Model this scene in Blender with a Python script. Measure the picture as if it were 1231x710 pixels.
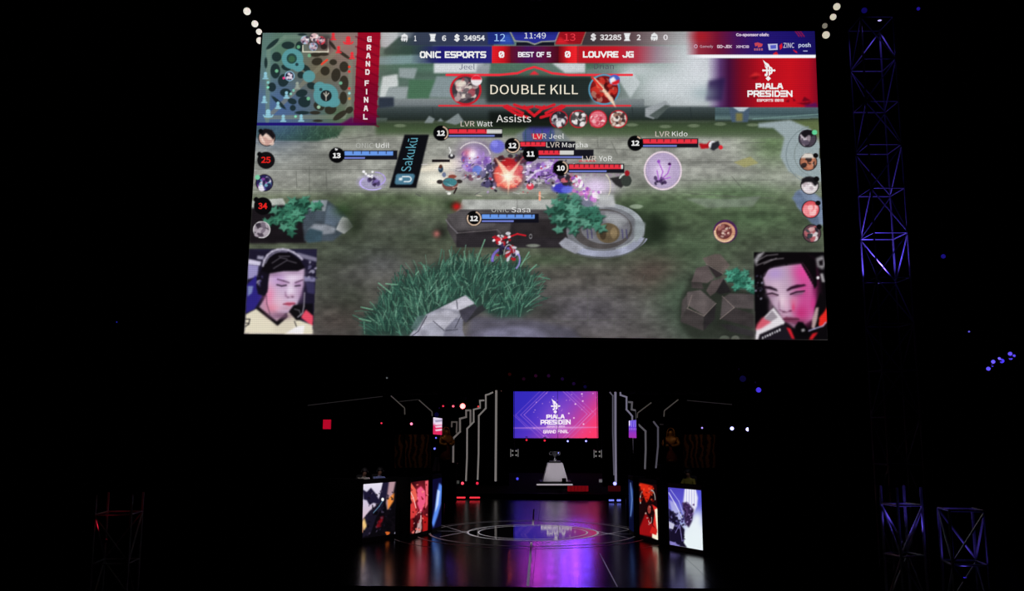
import bpy, bmesh, math, random
import numpy as np
from mathutils import Vector, Matrix

for o in list(bpy.data.objects):
    bpy.data.objects.remove(o)
SC = bpy.context.scene
COL = SC.collection
rng = random.Random(7)
NP = np.random.RandomState(11)

# ------------------------------------------------------------------ camera, world, exposure
F_PX, CAM_H = 1050.0, 4.2
PITCH = math.atan(155.0 / 1050.0)
cam = bpy.data.cameras.new('camera')
cam.sensor_fit = 'HORIZONTAL'
cam.sensor_width = 36.0
cam.lens = 36.0 * F_PX / 1231.0
cam.clip_end = 400
camo = bpy.data.objects.new('camera', cam)
camo.location = (0, 0, CAM_H)
camo.rotation_euler = (math.pi / 2 + PITCH, 0, 0)
COL.objects.link(camo)
SC.camera = camo

w = bpy.data.worlds.new('world')
w.use_nodes = True
w.node_tree.nodes['Background'].inputs[0].default_value = (0, 0, 0, 1)
w.node_tree.nodes['Background'].inputs[1].default_value = 0.0
SC.world = w
vs = SC.view_settings
vs.view_transform = 'Standard'
vs.look = 'None'
vs.exposure = 0.0
vs.gamma = 1.0
vs.use_curve_mapping = False

STAGE_YAW = math.atan(0.028)          # the stage axis runs a little to the right of straight ahead


def at(px, py, Y):
    """point of the place that stands Y metres ahead, on the sight line of a photo pixel"""
    a = (px - 615.5) / F_PX
    b = (355.0 - py) / F_PX
    dy = math.cos(PITCH) - b * math.sin(PITCH)
    dz = math.sin(PITCH) + b * math.cos(PITCH)
    s = Y / dy
    return Vector((a * s, Y, CAM_H + dz * s))


def on_z(px, py, z=0.0):
    a = (px - 615.5) / F_PX
    b = (355.0 - py) / F_PX
    dy = math.cos(PITCH) - b * math.sin(PITCH)
    dz = math.sin(PITCH) + b * math.cos(PITCH)
    s = (z - CAM_H) / dz
    return Vector((a * s, dy * s, z))


# ------------------------------------------------------------------ materials
def lin(c):
    c = c / 255.0
    return c / 12.92 if c <= 0.04045 else ((c + 0.055) / 1.055) ** 2.4


def rgb(r, g, b):
    return (lin(r), lin(g), lin(b), 1.0)


MATS = {}


def emit(r, g, b, k=1.0):
    key = ('e', r, g, b, k)
    if key not in MATS:
        m = bpy.data.materials.new('glow_%d_%d_%d' % (r, g, b))
        m.use_nodes = True
        nt = m.node_tree
        nt.nodes.clear()
        e = nt.nodes.new('ShaderNodeEmission')
        e.inputs[0].default_value = rgb(r, g, b)
        e.inputs[1].default_value = k
        out = nt.nodes.new('ShaderNodeOutputMaterial')
        nt.links.new(e.outputs[0], out.inputs[0])
        try:
            m.cycles.emission_sampling = 'NONE'
        except Exception:
            pass
        MATS[key] = m
    return MATS[key]


def pbr(name, col, rough=0.5, metal=0.0, noise=0.25, scale=6.0, spec=0.5, bump=0.0):
    """procedural principled material: colour broken up with a noise"""
    if name in MATS:
        return MATS[name]
    m = bpy.data.materials.new(name)
    m.use_nodes = True
    nt = m.node_tree
    p = nt.nodes['Principled BSDF']
    tc = nt.nodes.new('ShaderNodeTexCoord')
    nz = nt.nodes.new('ShaderNodeTexNoise')
    nz.inputs['Scale'].default_value = scale
    nz.inputs['Detail'].default_value = 4
    nt.links.new(tc.outputs['Object'], nz.inputs['Vector'])
    r = nt.nodes.new('ShaderNodeValToRGB')
    c = rgb(*col)
    r.color_ramp.elements[0].color = tuple(v * (1 - noise) for v in c[:3]) + (1,)
    r.color_ramp.elements[1].color = tuple(min(1, v * (1 + noise)) for v in c[:3]) + (1,)
    nt.links.new(nz.outputs['Fac'], r.inputs[0])
    nt.links.new(r.outputs[0], p.inputs['Base Color'])
    p.inputs['Roughness'].default_value = rough
    p.inputs['Metallic'].default_value = metal
    p.inputs['Specular IOR Level'].default_value = spec
    if bump:
        b = nt.nodes.new('ShaderNodeBump')
        b.inputs['Strength'].default_value = bump
        b.inputs['Distance'].default_value = 0.01
        nt.links.new(nz.outputs['Fac'], b.inputs['Height'])
        nt.links.new(b.outputs[0], p.inputs['Normal'])
    MATS[name] = m
    return m


def picture_mat(name, k=1.0):
    """LED picture: colours of the shown picture come from the mesh's colour attribute"""
    m = bpy.data.materials.new(name)
    m.use_nodes = True
    nt = m.node_tree
    nt.nodes.clear()
    a = nt.nodes.new('ShaderNodeVertexColor')
    a.layer_name = 'picture'
    e = nt.nodes.new('ShaderNodeEmission')
    e.inputs[1].default_value = k
    out = nt.nodes.new('ShaderNodeOutputMaterial')
    nt.links.new(a.outputs[0], e.inputs[0])
    nt.links.new(e.outputs[0], out.inputs[0])
    try:
        m.cycles.emission_sampling = 'NONE'
    except Exception:
        pass
    return m


BLACK = pbr('black_paint', (22, 22, 24), 0.55, 0, 0.2)
MATTE = pbr('black_cloth', (9, 9, 10), 0.95, 0, 0.25, 3, 0.1)
HALL = pbr('dark_hall_surface', (13, 12, 13), 0.95, 0, 0.3, 0.6, 0.05)
STEEL = pbr('truss_aluminium', (190, 190, 195), 0.45, 0.6, 0.1, 8)
BODY = pbr('lamp_housing', (16, 16, 18), 0.5, 0, 0.2)
GREYM = pbr('grey_plastic', (120, 120, 122), 0.6, 0, 0.12)


# ------------------------------------------------------------------ mesh helpers
class MB:
    def __init__(self):
        self.v, self.f = [], []

    def add(self, vs, fs):
        n = len(self.v)
        self.v += [tuple(p) for p in vs]
        self.f += [tuple(i + n for i in f) for f in fs]
        return self

    def hexa(self, p):                      # eight corners: bottom loop then top loop
        return self.add(p, [(3, 2, 1, 0), (4, 5, 6, 7), (0, 1, 5, 4), (1, 2, 6, 5), (2, 3, 7, 6), (3, 0, 4, 7)])

    def box(self, c, s, rz=0.0):
        cx, cy, cz = c
        sx, sy, sz = s[0] / 2, s[1] / 2, s[2] / 2
        co, si = math.cos(rz), math.sin(rz)
        pts = []
        for z in (-sz, sz):
            for x, y in ((-sx, -sy), (sx, -sy), (sx, sy), (-sx, sy)):
                pts.append((cx + x * co - y * si, cy + x * si + y * co, cz + z))
        return self.hexa(pts)

    def bar(self, a, b, r, n=6, r2=None):
        a, b = Vector(a), Vector(b)
        r2 = r if r2 is None else r2
        d = (b - a).normalized()
        u = d.cross(Vector((0, 0, 1)))
        if u.length < 1e-4:
            u = d.cross(Vector((1, 0, 0)))
        u.normalize()
        v = d.cross(u)
        pts = []
        for p, rr in ((a, r), (b, r2)):
            for k in range(n):
                t = 2 * math.pi * (k + 0.5) / n
                pts.append(p + u * (math.cos(t) * rr) + v * (math.sin(t) * rr))
        fs = [tuple(range(n - 1, -1, -1)), tuple(range(n, 2 * n))]
        for k in range(n):
            j = (k + 1) % n
            fs.append((k, j, n + j, n + k))
        return self.add(pts, fs)

    def lathe(self, base, axis, prof, n=16, close=True):
        """profile of (distance along axis, radius)"""
        base, d = Vector(base), Vector(axis).normalized()
        u = d.cross(Vector((0, 0, 1)))
        if u.length < 1e-4:
            u = d.cross(Vector((1, 0, 0)))
        u.normalize()
        v = d.cross(u)
        pts, fs = [], []
        for h, r in prof:
            for k in range(n):
                t = 2 * math.pi * k / n
                pts.append(base + d * h + u * (math.cos(t) * r) + v * (math.sin(t) * r))
        m = len(prof)
        for i in range(m - 1):
            for k in range(n):
                j = (k + 1) % n
                fs.append((i * n + k, i * n + j, (i + 1) * n + j, (i + 1) * n + k))
        if close:
            fs.append(tuple(range(n - 1, -1, -1)))
            fs.append(tuple(range((m - 1) * n, m * n)))
        return self.add(pts, fs)

    def prism(self, loop, off):
        """closed planar loop of points pushed along the vector off"""
        n = len(loop)
        off = Vector(off)
        a = [Vector(p) for p in loop]
        b = [p + off for p in a]
        fs = [tuple(range(n)), tuple(range(2 * n - 1, n - 1, -1))]
        for k in range(n):
            j = (k + 1) % n
            fs.append((k, n + k, n + j, j))
        return self.add(a + b, fs)

    def build(self, name, mat, parent=None, smooth=False, bevel=0.0):
        org = Vector((0, 0, 0))
        q = parent
        while q is not None:
            org += Vector(q.location)
            q = q.parent
        me = bpy.data.meshes.new(name)
        me.from_pydata([tuple(Vector(p) - org) for p in self.v], [], self.f)
        me.validate()
        bm = bmesh.new()
        bm.from_mesh(me)
        bmesh.ops.recalc_face_normals(bm, faces=bm.faces)
        if bevel:
            bmesh.ops.bevel(bm, geom=bm.edges[:], offset=bevel, segments=2, affect='EDGES', clamp_overlap=True)
        bm.to_mesh(me)
        bm.free()
        if smooth:
            me.polygons.foreach_set('use_smooth', [True] * len(me.polygons))
        me.materials.append(mat)
        o = bpy.data.objects.new(name, me)
        COL.objects.link(o)
        if parent is not None:
            o.parent = parent
        return o


def tag(o, label=None, cat=None, group=None, kind=None):
    if label:
        o['label'] = label
    if cat:
        o['category'] = cat
    if group:
        o['group'] = group
    if kind:
        o['kind'] = kind
    return o


def thing(name, loc, label, cat, group=None):
    o = bpy.data.objects.new(name, None)
    o.empty_display_size = 0.2
    o.location = loc
    COL.objects.link(o)
    return tag(o, label, cat, group)


def lamp(name, kind, loc, target, color, power, parent, size=0.1, angle=60, blend=0.8):
    l = bpy.data.lights.new(name, kind)
    l.color = color
    l.energy = power
    if kind == 'SPOT':
        l.spot_size = math.radians(angle)
        l.spot_blend = blend
    l.shadow_soft_size = size
    o = bpy.data.objects.new(name, l)
    COL.objects.link(o)
    d = Vector(target) - Vector(loc)
    org = Vector(parent.location) if parent else Vector((0, 0, 0))
    o.location = Vector(loc) - org
    o.rotation_euler = d.to_track_quat('-Z', 'Y').to_euler()
    o.parent = parent
    return o


# ------------------------------------------------------------------ a small painter for what the LED screens show
def homography(src, dst):
    A, b = [], []
    for (x, y), (u, v) in zip(src, dst):
        A += [[x, y, 1, 0, 0, 0, -u * x, -u * y], [0, 0, 0, x, y, 1, -v * x, -v * y]]
        b += [u, v]
    h = np.linalg.solve(np.array(A, float), np.array(b, float))
    return np.append(h, 1).reshape(3, 3)


def hmap(Hm, x, y):
    x, y = np.asarray(x, float), np.asarray(y, float)
    d = Hm[2, 0] * x + Hm[2, 1] * y + Hm[2, 2]
    return (Hm[0, 0] * x + Hm[0, 1] * y + Hm[0, 2]) / d, (Hm[1, 0] * x + Hm[1, 1] * y + Hm[1, 2]) / d


def smooth_noise(h, w, cell, seed):
    r = np.random.RandomState(seed)
    gh, gw = int(h / cell) + 3, int(w / cell) + 3
    g = r.rand(gh, gw)
    y = np.arange(h) / cell
    x = np.arange(w) / cell
    yi, xi = y.astype(int), x.astype(int)
    fy, fx = y - yi, x - xi
    fy = (fy * fy * (3 - 2 * fy))[:, None]
    fx = (fx * fx * (3 - 2 * fx))[None, :]
    a = g[yi][:, xi]
    b = g[yi][:, xi + 1]
    c = g[yi + 1][:, xi]
    d = g[yi + 1][:, xi + 1]
    return (a * (1 - fx) + b * fx) * (1 - fy) + (c * (1 - fx) + d * fx) * fy


class Canvas:
    """picture plane with its own coordinates, S samples a unit; colours are display values 0..255"""

    def __init__(self, x0, y0, x1, y1, S=2.0, bg=(0, 0, 0)):
        self.x0, self.y0, self.S = x0, y0, S
        self.w, self.h = int((x1 - x0) * S) + 1, int((y1 - y0) * S) + 1
        self.a = np.zeros((self.h, self.w, 3), np.float32) + np.array(bg, np.float32)

    def _win(self, xa, ya, xb, yb):
        i0 = max(0, int((xa - self.x0) * self.S) - 1)
        i1 = min(self.w, int((xb - self.x0) * self.S) + 3)
        j0 = max(0, int((ya - self.y0) * self.S) - 1)
        j1 = min(self.h, int((yb - self.y0) * self.S) + 3)
        if i1 <= i0 or j1 <= j0:
            return None
        X = self.x0 + np.arange(i0, i1) / self.S
        Y = self.y0 + np.arange(j0, j1) / self.S
        return i0, i1, j0, j1, X[None, :], Y[:, None]

    def _put(self, win, m, col, add=False):
        i0, i1, j0, j1 = win[:4]
        v = self.a[j0:j1, i0:i1]
        c = np.array(col, np.float32)
        m = np.clip(m, 0, 1)[..., None].astype(np.float32)
        if add:
            v += m * c
        else:
            v += m * (c - v)

    @staticmethod
    def _blur(m, r):
        r = int(r)
        if r < 1:
            return m
        for _ in range(2):
            for ax in (0, 1):
                p = np.pad(m, [(r + 1, r) if k == ax else (0, 0) for k in (0, 1)], mode='edge')
                c = np.cumsum(p, axis=ax)
                n = m.shape[ax]
                m = (np.take(c, range(2 * r + 1, 2 * r + 1 + n), axis=ax) - np.take(c, range(0, n), axis=ax)) / (2 * r + 1)
        return m

    def poly(self, pts, col, a=1.0, soft=0.0):
        xs = [p[0] for p in pts]
        ys = [p[1] for p in pts]
        pad = soft * 2 + 1
        win = self._win(min(xs) - pad, min(ys) - pad, max(xs) + pad, max(ys) + pad)
        if win is None:
            return self
        X, Y = win[4], win[5]
        ins = np.zeros((Y.shape[0], X.shape[1]), bool)
        n = len(pts)
        for k in range(n):
            xa, ya = pts[k]
            xb, yb = pts[(k + 1) % n]
            if ya == yb:
                continue
            cr = ((ya > Y) != (yb > Y)) & (X < (xb - xa) * (Y - ya) / (yb - ya) + xa)
            ins ^= cr
        m = self._blur(ins.astype(np.float32), max(round(soft * self.S), 0))
        self._put(win, m * a, col)
        return self

    def rect(self, x0, y0, x1, y1, col, a=1.0, soft=0.0):
        return self.poly([(x0, y0), (x1, y0), (x1, y1), (x0, y1)], col, a, soft)

    def grad(self, pts, stops, axis=0, a=1.0, soft=0.0):
        """polygon filled with a ramp of (position, colour, alpha) along x (0) or y (1)"""
        xs = [p[0] for p in pts]
        ys = [p[1] for p in pts]
        win = self._win(min(xs) - soft * 2 - 1, min(ys) - soft * 2 - 1, max(xs) + soft * 2 + 1, max(ys) + soft * 2 + 1)
        X, Y = win[4], win[5]
        ins = np.zeros((Y.shape[0], X.shape[1]), bool)
        n = len(pts)
        for k in range(n):
            xa, ya = pts[k]
            xb, yb = pts[(k + 1) % n]
            if ya == yb:
                continue
            ins ^= ((ya > Y) != (yb > Y)) & (X < (xb - xa) * (Y - ya) / (yb - ya) + xa)
        m = self._blur(ins.astype(np.float32), round(soft * self.S)) * a
        T = (X if axis == 0 else Y).ravel()
        sp = [s[0] for s in stops]
        c = np.stack([np.interp(T, sp, [s[1][k] for s in stops]) for k in range(3)], -1)
        al = np.interp(T, sp, [s[2] if len(s) > 2 else 1.0 for s in stops])
        if axis == 0:
            c, al = c[None], al[None]
        else:
            c, al = c[:, None], al[:, None]
        i0, i1, j0, j1 = win[:4]
        v = self.a[j0:j1, i0:i1]
        mm = (m * al)[..., None].astype(np.float32)
        v += mm * (c.astype(np.float32) - v)
        return self

    def ell(self, cx, cy, rx, ry, col, a=1.0, soft=0.6, rot=0.0):
        R = max(rx, ry) + soft * 2
        win = self._win(cx - R, cy - R, cx + R, cy + R)
        if win is None:
            return self
        X, Y = win[4] - cx, win[5] - cy
        co, si = math.cos(rot), math.sin(rot)
        U, V = X * co + Y * si, -X * si + Y * co
        q = np.sqrt((U / rx) ** 2 + (V / ry) ** 2)
        m = np.clip((1 - q) * min(rx, ry) / max(soft, 0.01) + 0.5, 0, 1)
        self._put(win, m * a, col)
        return self

    def ring(self, cx, cy, rx, ry, wd, col, a=1.0, t0=-180, t1=180):
        win = self._win(cx - rx - wd, cy - ry - wd, cx + rx + wd, cy + ry + wd)
        X, Y = win[4] - cx, win[5] - cy
        q = np.abs(np.sqrt((X / rx) ** 2 + (Y / ry) ** 2) - 1) * (rx + ry) / 2
        m = np.clip((wd / 2 - q) / 0.6 + 0.5, 0, 1)
        ang = np.degrees(np.arctan2(Y, X))
        m = m * (((ang - t0) % 360) <= (t1 - t0))
        self._put(win, m * a, col)
        return self

    def glow(self, cx, cy, rx, ry, col, a=1.0, add=False, rot=0.0):
        R = max(rx, ry) * 2.6
        win = self._win(cx - R, cy - R, cx + R, cy + R)
        if win is None:
            return self
        X, Y = win[4] - cx, win[5] - cy
        co, si = math.cos(rot), math.sin(rot)
        U, V = X * co + Y * si, -X * si + Y * co
        self._put(win, a * np.exp(-((U / rx) ** 2 + (V / ry) ** 2)), col, add)
        return self

    def line(self, pts, wd, col, a=1.0):
        for (xa, ya), (xb, yb) in zip(pts[:-1], pts[1:]):
            win = self._win(min(xa, xb) - wd, min(ya, yb) - wd, max(xa, xb) + wd, max(ya, yb) + wd)
            if win is None:
                continue
            X, Y = win[4], win[5]
            dx, dy = xb - xa, yb - ya
            L = dx * dx + dy * dy + 1e-9
            t = np.clip(((X - xa) * dx + (Y - ya) * dy) / L, 0, 1)
            d = np.sqrt((X - xa - t * dx) ** 2 + (Y - ya - t * dy) ** 2)
            self._put(win, np.clip((wd / 2 - d) / 0.6 + 0.5, 0, 1) * a, col)
        return self

    def noise(self, x0, y0, x1, y1, amp, cell, seed, ax=1.0):
        i0, i1 = int((x0 - self.x0) * self.S), int((x1 - self.x0) * self.S)
        j0, j1 = int((y0 - self.y0) * self.S), int((y1 - self.y0) * self.S)
        i0, j0 = max(i0, 0), max(j0, 0)
        v = self.a[j0:j1, i0:i1]
        n = smooth_noise(v.shape[0], int(v.shape[1] / ax) + 1, cell * self.S, seed)
        if ax != 1.0:
            idx = (np.arange(v.shape[1]) / ax).astype(int)
            n = n[:, idx]
        v *= (1 + amp * (n[:, :v.shape[1]] - 0.5) * 2)[..., None].astype(np.float32)
        return self

    def blobs(self, x0, y0, x1, y1, cols, n, r, seed, a=0.8):
        q = random.Random(seed)
        for _ in range(n):
            self.ell(q.uniform(x0, x1), q.uniform(y0, y1), r * q.uniform(.4, 1), r * q.uniform(.3, 1), q.choice(cols), a, 0.8, q.uniform(0, 3))
        return self

    def soften(self, x0, y0, x1, y1, r=1):
        i0, i1 = max(int((x0 - self.x0) * self.S), 0), int((x1 - self.x0) * self.S)
        j0, j1 = max(int((y0 - self.y0) * self.S), 0), int((y1 - self.y0) * self.S)
        v = self.a[j0:j1, i0:i1]
        for k in range(3):
            v[..., k] = self._blur(v[..., k].copy(), r)
        return self

    def sample(self, px, py):
        fx = np.clip((px - self.x0) * self.S, 0, self.w - 1.001)
        fy = np.clip((py - self.y0) * self.S, 0, self.h - 1.001)
        ix, iy = fx.astype(int), fy.astype(int)
        tx, ty = (fx - ix)[:, None], (fy - iy)[:, None]
        a = self.a
        return (a[iy, ix] * (1 - tx) + a[iy, ix + 1] * tx) * (1 - ty) + (a[iy + 1, ix] * (1 - tx) + a[iy + 1, ix + 1] * tx) * ty


def to_linear(a):
    a = np.clip(a / 255.0, 0, 1)
    return np.where(a <= 0.04045, a / 12.92, ((a + 0.055) / 1.055) ** 2.4)


try:                                     # Blender's own interface typeface, else its built-in font
    import os
    SANS = bpy.data.fonts.load(os.path.join(bpy.utils.system_resource('DATAFILES', path='fonts'), 'Noto Sans CJK Regular.woff2'))
except Exception:
    SANS = None


class LedScreen:
    """a flat display: corners TL, TR, BR, BL in the place, and the same four in picture coordinates"""

    def __init__(self, c3, c2):
        self.c = [np.array(p, float) for p in c3]
        self.Hp = homography([(0, 0), (1, 0), (1, 1), (0, 1)], c2)     # plane -> picture
        self.Hi = np.linalg.inv(self.Hp)
        u = self.c[1] - self.c[0]
        v = self.c[0] - self.c[3]
        n = np.cross(u, v)
        n /= np.linalg.norm(n)
        self.n = n                                                       # towards the viewer

    def world(self, u, v, off=0.0):
        u, v = np.asarray(u, float)[:, None], np.asarray(v, float)[:, None]
        c = self.c
        return c[0] * (1 - u) * (1 - v) + c[1] * u * (1 - v) + c[2] * u * v + c[3] * (1 - u) * v + self.n * off

    def place(self, px, py, off=0.0):
        return self.world(*hmap(self.Hi, px, py), off)

    def display(self, name, canvas, nu, nv, parent, mat, off=0.0):
        U, V = np.meshgrid(np.linspace(0, 1, nu), np.linspace(0, 1, nv))
        U, V = U.ravel(), V.ravel()
        P = self.world(U, V, off) - np.array(parent.location)
        px, py = hmap(self.Hp, U, V)
        c = to_linear(canvas.sample(px, py))
        i = np.arange(nu * nv).reshape(nv, nu)
        q = np.stack([i[1:, :-1], i[1:, 1:], i[:-1, 1:], i[:-1, :-1]], -1).reshape(-1, 4).astype(np.int32)
        me = bpy.data.meshes.new(name)
        me.vertices.add(nu * nv)
        me.vertices.foreach_set('co', P.astype(np.float32).ravel())
        me.loops.add(q.size)
        me.loops.foreach_set('vertex_index', q.ravel())
        me.polygons.add(len(q))
        me.polygons.foreach_set('loop_start', np.arange(0, q.size, 4, dtype=np.int32))
        me.update()
        at_ = me.color_attributes.new('picture', 'FLOAT_COLOR', 'POINT')
        at_.data.foreach_set('color', np.concatenate([c, np.ones((len(c), 1))], 1).astype(np.float32).ravel())
        me.materials.append(mat)
        o = bpy.data.objects.new(name, me)
        COL.objects.link(o)
        o.parent = parent
        return o

    def flat(self, name, verts2, faces, mat, parent, off=0.006, label=None):
        v = np.array(verts2, float)
        org = Vector((0, 0, 0))
        q = parent
        while q is not None:
            org += Vector(q.location)
            q = q.parent
        P = self.place(v[:, 0], v[:, 1], off) - np.array(org)
        me = bpy.data.meshes.new(name)
        me.from_pydata([tuple(p) for p in P], [], faces)
        me.materials.append(mat)
        o = bpy.data.objects.new(name, me)
        COL.objects.link(o)
        o.parent = parent
        if label:
            o['label'] = label
        return o

    def text(self, s, x0, x1, yc, h, col, parent, bold=0.0, rot=None, label=None):
        """lettering fitted between x0 and x1, h high, centred on yc; rot maps (along, up) to the picture"""
        cu = bpy.data.curves.new('lettering', 'FONT')
        cu.body = s
        cu.resolution_u = 3
        if SANS is not None:
            cu.font = SANS
        cu.offset = bold
        cu.fill_mode = 'BOTH'
        tmp = bpy.data.objects.new('lettering_src', cu)
        COL.objects.link(tmp)
        dg = bpy.context.evaluated_depsgraph_get()
        me = bpy.data.meshes.new_from_object(tmp.evaluated_get(dg))
        v = np.array([p.co[:2] for p in me.vertices])
        fs = [tuple(p.vertices) for p in me.polygons]
        bpy.data.objects.remove(tmp)
        bpy.data.curves.remove(cu)
        bpy.data.meshes.remove(me)
        lo, hi = v.min(0), v.max(0)
        t = (v - lo) / (hi - lo)
        if rot is None:
            pts = np.stack([x0 + t[:, 0] * (x1 - x0), yc + h / 2 - t[:, 1] * h], -1)
        else:
            o_, al, up = [np.array(q, float) for q in rot]
            pts = o_ + t[:, :1] * al + t[:, 1:] * up
        return self.flat('lettering', pts, fs, emit(*col), parent, label=label)

    def block(self, s, x0, x1, yc, h, wd, col, parent, gap=0.32, label=None, lean=0.0):
        """square stroked lettering, as on the tournament graphics"""
        verts, faces = [], []
        ws = [GL_W.get(ch, 0.78) for ch in s]
        tot = sum(ws) + gap * (len(s) - 1)
        k = (x1 - x0 - wd) / tot
        cx = x0 + wd / 2
        for ch, cw in zip(s, ws):
            for st in GLYPH.get(ch, []):
                pts = [(cx + x * cw * k, yc + h / 2 - wd / 2 - y * (h - wd)) for x, y in st]
                for (xa, ya), (xb, yb) in zip(pts[:-1], pts[1:]):
                    dx, dy = xb - xa, yb - ya
                    L = math.hypot(dx, dy) or 1
                    dx, dy = dx / L * wd / 2, dy / L * wd / 2
                    n = len(verts)
                    verts += [(xa - dx - dy, ya - dy + dx), (xb + dx - dy, yb + dy + dx),
                              (xb + dx + dy, yb + dy - dx), (xa - dx + dy, ya - dy - dx)]
                    faces.append((n, n + 1, n + 2, n + 3))
            cx += (cw + gap) * k
        return self.flat('lettering', verts, faces, emit(*col), parent, label=label)


c_ = .2
GLYPH = {
    'A': [[(0, 0), (.34, 1), (.66, 1), (1, 0)], [(.14, .34), (.86, .34)]],
    'B': [[(0, 0), (0, 1), (.8, 1), (1, .85), (1, .65), (.85, .52), (0, .52)], [(.85, .52), (1, .4), (1, .15), (.8, 0), (0, 0)]],
    'C': [[(1, 1), (.2, 1), (0, .8), (0, .2), (.2, 0), (1, 0)]],
    'D': [[(0, 0), (0, 1), (.7, 1), (1, .75), (1, .25), (.7, 0), (0, 0)]],
    'E': [[(1, 1), (0, 1), (0, 0), (1, 0)], [(0, .5), (.85, .5)]],
    '=': [[(0, 1), (1, 1)], [(0, .5), (1, .5)], [(0, 0), (1, 0)]],
    'F': [[(1, 1), (0, 1), (0, 0)], [(0, .5), (.85, .5)]],
    'G': [[(1, 1), (.2, 1), (0, .8), (0, .2), (.2, 0), (1, 0), (1, .48), (.55, .48)]],
    'I': [[(.5, 0), (.5, 1)]],
    'J': [[(1, 1), (1, .2), (.8, 0), (.2, 0), (0, .2)]],
    'K': [[(0, 0), (0, 1)], [(1, 1), (.1, .5), (1, 0)]],
    'L': [[(0, 1), (0, 0), (1, 0)]],
    'M': [[(0, 0), (0, 1), (.5, .45), (1, 1), (1, 0)]],
    'N': [[(0, 0), (0, 1), (1, 0), (1, 1)]],
    'O': [[(.2, 0), (0, .2), (0, .8), (.2, 1), (.8, 1), (1, .8), (1, .2), (.8, 0), (.2, 0)]],
    '0': [[(.2, 0), (0, .2), (0, .8), (.2, 1), (.8, 1), (1, .8), (1, .2), (.8, 0), (.2, 0)], [(.15, .15), (.85, .85)]],
    'P': [[(0, 0), (0, 1), (.8, 1), (1, .85), (1, .55), (.8, .4), (0, .4)]],
    'R': [[(0, 0), (0, 1), (.8, 1), (1, .85), (1, .58), (.8, .42), (0, .42)], [(.6, .42), (1, 0)]],
    'S': [[(1, 1), (.15, 1), (0, .87), (0, .64), (.15, .5), (.85, .5), (1, .36), (1, .13), (.85, 0), (0, 0)]],
    'T': [[(0, 1), (1, 1)], [(.5, 1), (.5, 0)]],
    'U': [[(0, 1), (0, .2), (.2, 0), (.8, 0), (1, .2), (1, 1)]],
    'V': [[(0, 1), (.5, 0), (1, 1)]],
    'X': [[(0, 1), (1, 0)], [(0, 0), (1, 1)]],
    '1': [[(.2, .85), (.55, 1), (.55, 0)]],
    '2': [[(0, .85), (0, 1), (1, 1), (1, .5), (0, .5), (0, 0), (1, 0)]],
    '5': [[(1, 1), (0, 1), (0, .55), (.85, .55), (1, .42), (1, .13), (.85, 0), (0, 0)]],
    '9': [[(1, .5), (0, .5), (0, 1), (1, 1), (1, 0), (0, 0)]],
    '-': [[(0, .5), (1, .5)]],
}
GL_W = {'I': 0.2, 'L': 0.66, 'F': 0.7, ' ': 0.35, 'M': 1.0, 'J': .7, 'E': .7, '=': .72, '1': .5, '-': .4, 'N': .85, 'V': .9, '0': .8}


def emblem(scr, cx, cy, h, col, parent):
    """winged letter-and-dagger mark of the tournament"""
    k = h / 26.0
    V, Fc = [], []

    def pg(pts):
        n = len(V)
        V.extend([(cx + x * k, cy + y * k) for x, y in pts])
        Fc.append(tuple(range(n, n + len(pts))))
    pg([(-6.5, -13), (-3, -10), (0.5, -8), (2.2, -4.5), (-1.5, -4.5), (-4.2, -7.5)])         # wing
    pg([(-4.8, -7.4), (-2.2, -4.2), (-3.2, -2.6)])
    pg([(-2.6, -5), (-.6, -5), (-.6, 6), (-2.6, 6)])                                        # stem
    pg([(.5, -5), (2.2, -5), (2.2, 6), (.5, 6)])
    pg([(2.2, -5), (4.6, -3.6), (5.4, -1.5), (3.4, -1.5), (2.2, -3.2)])                      # bowl
    pg([(3.4, -1.5), (5.4, -1.5), (5.4, 1.5), (3.4, 1.5)])
    pg([(3.4, 1.5), (5.4, 1.5), (4.6, 3.8), (2.2, 5), (2.2, 3)])
    pg([(-6.8, -1.1), (8, -1.1), (8, .9), (-6.8, .9)])                                      # guard
    pg([(-7.6, -.1), (-6.4, -1.8), (-5.2, -.1), (-6.4, 1.6)])
    pg([(6.6, -.1), (7.8, -1.8), (9, -.1), (7.8, 1.6)])
    pg([(-4.2, 4), (-2.6, 4), (-1.4, 7.4), (-4.4, 6.6)])
    pg([(0, 6.4), (3.2, 9.8), (0, 13), (-3.2, 9.8)])                                         # pommel
    return scr.flat('emblem', V, Fc, emit(*col), parent, label='white winged tournament emblem')


# ------------------------------------------------------------------ the hall
def slab(name, c, s, mat):
    o = MB().box(c, s).build(name, mat)
    return tag(o, kind='structure')


tag(slab('floor', (0, 44, -1.3), (96, 108, 0.2), HALL), 'dark hall floor around the stage')
tag(slab('ceiling', (0, 44, 26.1), (96, 108, 0.2), HALL), 'dark hall ceiling above the screen')
tag(slab('wall_back', (0, 98.1, 12.4), (96, 0.2, 27.2), HALL), 'dark back wall of the hall')
tag(slab('wall_left', (-48.1, 44, 12.4), (0.2, 108, 27.2), HALL), 'dark left wall of the hall')
tag(slab('wall_right', (48.1, 44, 12.4), (0.2, 108, 27.2), HALL), 'dark right wall of the hall')

# ------------------------------------------------------------------ the stage floor, glossy black panels
SO = on_z(640, 705.3)                      # front edge, where the stage axis crosses it
YAW = 0.04
SR = Vector((math.cos(YAW), -math.sin(YAW), 0))
SA = Vector((math.sin(YAW), math.cos(YAW), 0))


def st(u, v, z=0.0):
    return SO + SR * u + SA * v + Vector((0, 0, z))


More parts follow.
